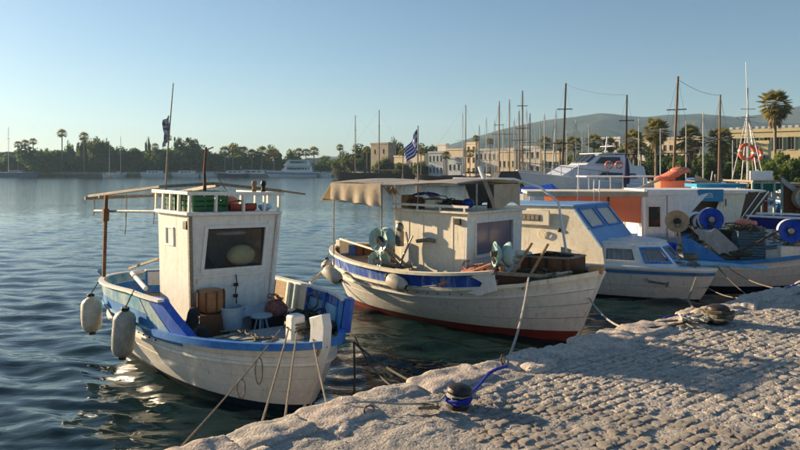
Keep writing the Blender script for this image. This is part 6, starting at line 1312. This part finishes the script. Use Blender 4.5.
for i in range(3): MB().plate([(.80 - .02, -.75 + .52 * i, 3.08), (.80 - .02, -.30 + .52 * i, 3.08), (-.02, -.30 + .50 * i, 3.60), (-.02, -.72 + .50 * i, 3.60)], (.06, 0, .1)).build('windscreen_pane', CABW, BM)
for sd in (-1, 1):
    MB().plate([(-1.9, sd * 1.22, 3.05), (.3, sd * 1.02, 3.05), (-.3, sd * .98, 3.5), (-1.9, sd * 1.12, 3.5)], (0, sd * .02, 0)).build('bridge_window', CABW, BM)
    MB().plate([(-3.2, sd * 1.50, 2.0), (.2, sd * 1.25, 2.15), (-.2, sd * 1.20, 2.45), (-3.0, sd * 1.44, 2.35)], (0, sd * .05, 0)).build('saloon_window', CABW, BM)
    b = MB(); b.tube([Vector(h.P(t, 1, sd, -.06)) + Vector((0, 0, .65)) for t in [.45 + .54 * i / 12 for i in range(13)]], .025, 5)
    for i in range(9): p = Vector(h.P(.47 + .06 * i, 1, sd, -.06)); b.tube([p, p + Vector((0, 0, .65))], .02, 4)
    b.build('railing', STEEL, BM)
MB().tube([(-1.6, 0, 3.8), (-1.8, 0, 5.0)], .05, 6).tube([(-1.7, -.6, 4.3), (-1.7, .6, 4.3)], .04, 6).build('radar_mast', YW, BM)
MB().hexa([(4.2, -.6, 2.42), (6.2, -.1, 2.55), (6.2, .1, 2.55), (4.2, .6, 2.42)], [(4.2, -.5, 2.50), (6.1, -.08, 2.62), (6.1, .08, 2.62), (4.2, .5, 2.50)]).build('bow_pulpit', CREAM, BM)
for i, px in enumerate((609, 619)): lifebuoy(at(px, 165, DM - 2.3 + i * .4), .28, (-.3, -1, 0), ['left lifebuoy on the motor yacht side', 'right lifebuoy on the motor yacht side'][i])
# dark barge hull left of the motor yacht
DB = 52.; cb = at(508, 185, DB); BB = empty('dark_barge', (cb.x, DB, 0), R(200), 'black hulled boat with a yellow line behind the canopied boat', 'boat')
h = Hull(-3.6, -3.8, 3.2, 4.0, 1.4, 1.1, lambda t: 1.75 + .35 * t * t, .4, .45, (3, .6), (2, .8), tr=.5); h.band(.02, .86, mt=BLACKH, root=BB, name='hull', n=24); h.band(.86, .93, off=.02, mt=mat('yellow line paint', (.55, .42, .05), (.45, .34, .05), .5), root=BB, name='hull_stripe', n=24); h.band(.93, 1, mt=BLACKH, root=BB, name='hull_edge', n=24); h.bottom(NAVY, BB, .03); h.deck(.9, WOODD, BB); h.transom(BLACKH, BB)
MB().hexa([(-2.2, -.9, 1.7), (1.4, -.8, 1.7), (1.4, .8, 1.7), (-2.2, .9, 1.7)], [(-1.9, -.6, 2.5), (.9, -.5, 2.5), (.9, .5, 2.5), (-1.9, .6, 2.5)]).build('deck_cover', DARKCLOTH, BB, bevel=.15)
DT = 40.; ct = at(536, 188, DT); BT = empty('covered_dinghy', (ct.x, DT, 0), R(150), 'dinghy under a royal blue cover left of the motor yacht bow', 'boat')
h = Hull(-1.6, -1.8, 1.5, 1.9, .7, .5, lambda t: 1.0 + .2 * t, .3, .45, (3, .6), (2, .8)); h.band(.02, 1, mt=WHITE2, root=BT, name='hull', n=16); h.bottom(NAVY, BT, .03); MB().hexa([(-1.7, -.7, 1.05), (1.6, -.4, 1.2), (1.6, .4, 1.2), (-1.7, .7, 1.05)], [(-1.0, -.1, 1.75), (1.0, -.05, 1.5), (1.0, .05, 1.5), (-1.0, .1, 1.75)]).build('cover', ROYAL, BT, bevel=.05)

# ================================================================== ON THE QUAY
def bollard(c, r, hgt, label, tilt=(0, 0)):
    root = empty('bollard', c, 0, label, 'bollard'); root.rotation_euler = (tilt[0], tilt[1], 0)
    MB().lathe([(0, -.05), (r * .9, -.05), (r * .9, .01), (r * .72, .03), (r * .62, hgt * .5), (r * .72, hgt * .62), (0, hgt * .62)], (0, 0, 0), (0, 0, 1), 28).build('post', IRON, root)
    MB().lathe([(0, hgt * .56), (r * .75, hgt * .56), (r * 1.0, hgt * .64), (r * 1.06, hgt * .76), (r * .95, hgt * .90), (r * .6, hgt), (0, hgt * 1.02)], (0, 0, 0), (0, 0, 1), 28).build('cap', IRON, root)
    return root
ba = Vector((.434, 4.84, QZ + .0)); bollard(ba, .092, .15, 'black iron bollard with blue rope on the near quay', (R(3), R(5)))
def turns(c, r, z0, dz, n, rr, name, m, label, cat='rope', wob=.01, seed=1):
    g = random.Random(seed); pts = []
    for i in range(int(n * 14)):
        a = i * 2 * math.pi / 14; pts.append((c[0] + (r + g.uniform(-wob, wob)) * math.cos(a), c[1] + (r + g.uniform(-wob, wob)) * math.sin(a), z0 + dz * i / 14 + g.uniform(-wob, wob) * .5))
    return rope(pts, rr, m, label, name, cat)
turns(ba, .090, QZ + .022, .018, 2.6, .013, 'mooring_rope', ROPEB, 'bright blue rope wound round the near iron bollard', seed=3)
turns(ba, .082, QZ + .072, .010, 2.2, .009, 'mooring_rope', ROPEW, 'pale rope wound round the neck of the near iron bollard', seed=4)
def qp(px, py, z=0.): d = py - HY; zz = QZ + z; D = (HCAM - zz) * FPX / d; return Vector(((px - 400) / FPX * D, D, zz))
rope([ba + Vector((.09, .03, .05)), qp(470, 394, .05), qp(480, 384, .04), qp(489, 373, .04), qp(497, 369, .05), qp(507, 366, .03)], .014, ROPEB, 'bright blue rope running from the near bollard to the quay edge')
rope([ba + Vector((-.09, 0, .08)), qp(440, 401, .05), qp(420, 404, .03), qp(398, 404, .04), qp(372, 402, .04)], .008, ROPEW, 'pale rope running left from the near bollard along the edge stones')
rope([qp(372, 402, .05), qp(352, 402, .05), qp(340, 405, .02), qp(333, 410, -.1)], .008, ROPEW, 'pale rope dropping over the edge stones')
b = MB(); gg = random.Random(5)
b.tube([qp(430 + 9 * math.sin(i * 1.3) + gg.uniform(-2, 2), 406 + 2.5 * math.cos(i * 1.1), .03 + .018 * math.sin(i * .9) + .01) for i in range(26)], .011, 6); b.thing('rope_knot', ROPE, 'tangled hemp knot left of the near bollard', 'rope')
b = MB(); c = qp(503, 366, .0); b.tube([c + Vector((.018 * math.cos(a), .0, .06 + .04 * math.sin(a))) for a in [i * .5 for i in range(13)]], .007, 6).box(c.x - .015, c.x + .015, c.y - .015, c.y + .015, c.z - .03, c.z + .03); b.thing('mooring_ring', RUST, 'small rusty mooring ring at the quay edge', 'ring')
b = MB(); c = qp(369, 414, .0); b.tube([c + Vector((.035 * math.cos(a), .02 * math.cos(a), .03 + .03 * math.sin(a))) for a in [i * .5 for i in range(13)]], .006, 6); b.thing('mooring_ring', RUST, 'bent iron ring lying on the edge stones at left', 'ring')
# lines of the nearest boat
w1 = lambda u, v, z: M1 @ Vector((u, v, z))
rope(sagline(w1(1.88, -.08, .86), qp(262, 422, -.05), .02), .009, ROPE, 'hemp line from the bow bitt down to the quay, left of three')
rope(sagline(w1(1.93, .0, .84), qp(285, 418, -.05), .0), .009, ROPE, 'hemp line falling straight from the bow bitt to the quay')
rope(sagline(w1(2.05, .10, .86), qp(328, 410, -.04), .03), .009, ROPE, 'hemp line passing across the stem down to the quay')
e0 = w1(1.80, -.14, .84); e1 = qp(176, 452, -.1); ln = sagline(e0, e1, .03, 20); rope(ln, .008, ROPE, 'long hemp line slanting down left from the bow bitt')
for k, (t, l_) in enumerate(((.32, .26), (.52, .17))):
    p = ln[int(20 * t)]; rope([p + Vector((.035 * math.sin(w_a), 0, -l_ * .5 + l_ * .5 * math.cos(w_a))) for w_a in [2 * math.pi * i_ / 20 for i_ in range(21)]], .008, ROPE, ['upper loop of slack rope hanging from the long slanting line', 'lower loop of slack rope hanging from the long slanting line'][k], 'rope_loop')
c0 = w1(2.15, .62, .66)
rope([c0, c0 + Vector((.01, -.02, -.4)), Vector((c0.x + .0, c0.y - .1, -.1))], .013, ROPED, 'dark line falling into the water right of the nearest bow')
rope(sagline(c0, qp(446, 396, .0), .06), .011, ROPED, 'dark line from the nearest boat to the near bollard'); rope(sagline(c0 + Vector((.0, .1, .04)), qp(402, 392, -.1), .10), .008, ROPED, 'thin dark slack line under the one to the bollard')
pp = qp(410, 391); MB().tube([Vector((pp.x + .0, pp.y + .18, -.1)), Vector((pp.x, pp.y + .18, QZ - .06))], .02, 6).thing('stake', WOODD, 'dark stake standing in the water at the quay edge', 'stake')
# lines of the other boats
w2 = lambda u, v, z: M2 @ Vector((u, v, z)); w3 = lambda u, v, z: M3 @ Vector((u, v, z)); w6 = lambda u, v, z: M6 @ Vector((u, v, z))
rope(sagline(w2(2.05, -.62, 1.02), qp(505, 365, .02), .16), .014, ROPEW, 'pale mooring line curving from the canopied boat to the quay')
bb_ = Vector((3.66, 7.48, QZ)); bollard(bb_, .12, .20, 'second iron bollard half buried in ropes, farther along the quay')
turns(bb_, .14, QZ + .05, .022, 4, .018, 'mooring_rope', ROPED, 'dark heavy rope wound round the second bollard', wob=.02, seed=8); turns(bb_, .15, QZ + .03, .02, 4.5, .015, 'mooring_rope', ROPE, 'hemp rope wound round the second bollard', wob=.03, seed=9)
b = MB(); gg = random.Random(8); b.tube([qp(694 + 12 * math.sin(i * 1.1) + gg.uniform(-4, 4), 317 + 3.5 * math.cos(i * 1.4), .03 + .03 * abs(math.sin(i * .8)) + .015) for i in range(34)], .016, 6); b.thing('rope_heap', ROPEW, 'pale rope heap left of the second bollard', 'rope')
b = MB(); b.ball(tuple(qp(703, 314, .04)), (.16, .1, .06), 16, 10, lambda q: q + Vector((1, 1, 1)) * .03 * noise.noise(q * 14)); b.thing('rag', CANVAS, 'pale cloth rag on the ropes beside the second bollard', 'rag')
rope([qp(700, 318, .03), qp(680, 320, .02), qp(662, 322, .02), qp(640, 325, .01), qp(622, 331, .0)], .014, ROPE, 'slack hemp rope lying along the quay edge left of the second bollard'); rope([qp(690, 321, .02), qp(672, 326, .02), qp(655, 327, .02), qp(640, 329, .01)], .012, ROPED, 'dark rope lying on the setts left of the second bollard')
rope([qp(692, 315, .06), qp(676, 315, .03), qp(664, 318, .02)], .012, ROPEB, 'short blue rope end beside the pale rope heap')
rope([w3(3.05, -.05, .84), w3(3.2, -.3, .55), at(688, 300, 9.8), qp(696, 313, .05)], .016, ROPE, 'mooring line from the cruiser bow to the second bollard')
rope(sagline(w2(2.72, -.06, .72), qp(655, 323, .0), .22, 20), .013, ROPEW, 'pale slack line from the canopied boat stem to the second bollard ropes')
rope(sagline(w3(3.3, -.02, .30), qp(775, 293, .0), .14, 20), .010, ROPE, 'slack line from the cruiser stem to the far quay edge')
rope([qp(735, 308, -.05), qp(752, 303, -.03), qp(768, 296, .0), qp(785, 289, .0), qp(806, 281, .02)], .016, ROPEB, 'bright blue rope along the far quay edge'); rope(sagline(w6(-.1, -1.0, .55), qp(790, 290, -.02), .1), .009, ROPE, 'thin line from the right hand boat to the quay'); rope(sagline(w6(-.3, -1.0, .55), qp(757, 302, -.02), .05), .009, ROPED, 'thin dark line from the right hand boat to the quay')
rope(sagline(at(565, 84, 58), at(625, 95, 44), .25), .012, ROPED, 'long stay wire between the tallest leaning mast and the dark mast', 'stay_wire', 'wire')
rope(sagline(at(676, 78, 33), at(722, 95, 41), .25), .009, ROPED, 'stay wire between the leaning brown mast and the mast left of the lifebuoy', 'stay_wire', 'wire')
# tangled gear on the decks
def tangle(M, c, r, n, m, label, rr=.012, seed=1, name='net_heap', cat='net'):
    g = random.Random(seed); pts = []; p = Vector((g.uniform(-1, 1), g.uniform(-1, 1), g.uniform(0, 1))); v = Vector((g.gauss(0, 1), g.gauss(0, 1), 0))
    for _ in range(n):
        v = (v * .75 + Vector((g.gauss(0, .35), g.gauss(0, .35), g.gauss(0, .3)))); v -= Vector((p.x, p.y, (p.z - .4) * 1.5)) * .25
        if v.length > .5: v = v.normalized() * .5
        p = p + v * .5; q = Vector((max(-1, min(1, p.x)), max(-1, min(1, p.y)), max(0, min(1, p.z))))
        pts.append((c[0] + q.x * r[0], c[1] + q.y * r[1], c[2] + q.z * r[2]))
    b = MB().tube(pts, rr, 5); return b.thing(name, m, label, cat, M)
tangle(M1, (1.25, .55, .74), (.40, .20, .16), 170, NET, 'tangled dark net over the heap by the far bulwark panels', seed=2)
tangle(M1, (1.45, -.30, .72), (.28, .18, .03), 60, ROPE, 'loose hemp line tangled on the near side of the foredeck', .009, seed=3, cat='rope')
tangle(M1, (1.9, .1, .80), (.25, .3, .10), 110, ROPED, 'dark line tangled behind the white stem head', .010, seed=4, cat='rope')
tangle(M1, (.0, -.2, 2.09), (.45, .4, .16), 120, ROPED, 'dark line thrown over the crates on the nearest wheelhouse', .008, seed=5, cat='rope')
tangle(M1, (.55, .55, .88), (.14, .16, .12), 90, PINK, 'pink net strands over the heap by the wheelhouse', .008, seed=6)
tangle(M2, (-1.4, .1, .80), (.7, .5, .16), 200, WOODR, 'brown net strands spread over the stern deck of the canopied boat', .012, seed=7)
tangle(M2, (1.3, -.72, .96), (.40, .18, .20), 170, PINK, 'pink net strands in front of the second wheelhouse', .010, seed=8)
tangle(M2, (2.0, -.48, 1.0), (.45, .14, .14), 150, ROPED, 'dark net strands along the bow rail of the canopied boat', .010, seed=9)
tangle(M2, (2.25, .1, 1.0), (.25, .25, .30), 130, NET, 'green net strands inside the foredeck coaming', .011, seed=10)
tangle(M2, (.1, -.2, 1.96), (.55, .4, .18), 130, ROPED, 'dark line heaped among the boxes on the second wheelhouse', .009, seed=11, cat='rope')
tangle(M6, (.5, -.40, 1.22), (.55, .3, .22), 160, NET, 'dark net strands over the fish crates', .012, seed=12)
tangle(M6, (-.35, .1, .9), (.4, .4, .45), 170, ROPED, 'dark lines heaped between the tan and blue winches', .014, seed=13, cat='rope')
tangle(M6, (1.25, -.5, 1.0), (.4, .25, .3), 170, ROPE, 'pale line tangled under the winch near the bow', .012, seed=14, cat='rope')
tangle(M6, (1.9, -.4, 1.15), (.4, .3, .18), 150, PINK, 'pink strands over the bow of the right hand boat', .012, seed=15)
tangle(M3, (2.95, .0, .74), (.25, .25, .14), 90, ROPE, 'hemp line tangled round the cruiser bow cleat', .010, seed=16, cat='rope')
tangle(M5, (.3, -.8, .95), (.5, .3, .35), 120, ROPED, 'dark gear lines in the open doorway under the blue fascia', .014, seed=17, cat='rope')
tangle(M7, (.7, -1.1, 1.1), (.6, .2, .35), 140, WOODT, 'tan net strands below the grey net winch', .014, seed=18)
tangle(M9, (1.6, -.5, 1.93), (1.0, .35, .30), 160, ROPE, 'pale gear lines right of the orange bundle', .014, seed=19, cat='rope')
bpy.context.view_layer.update()
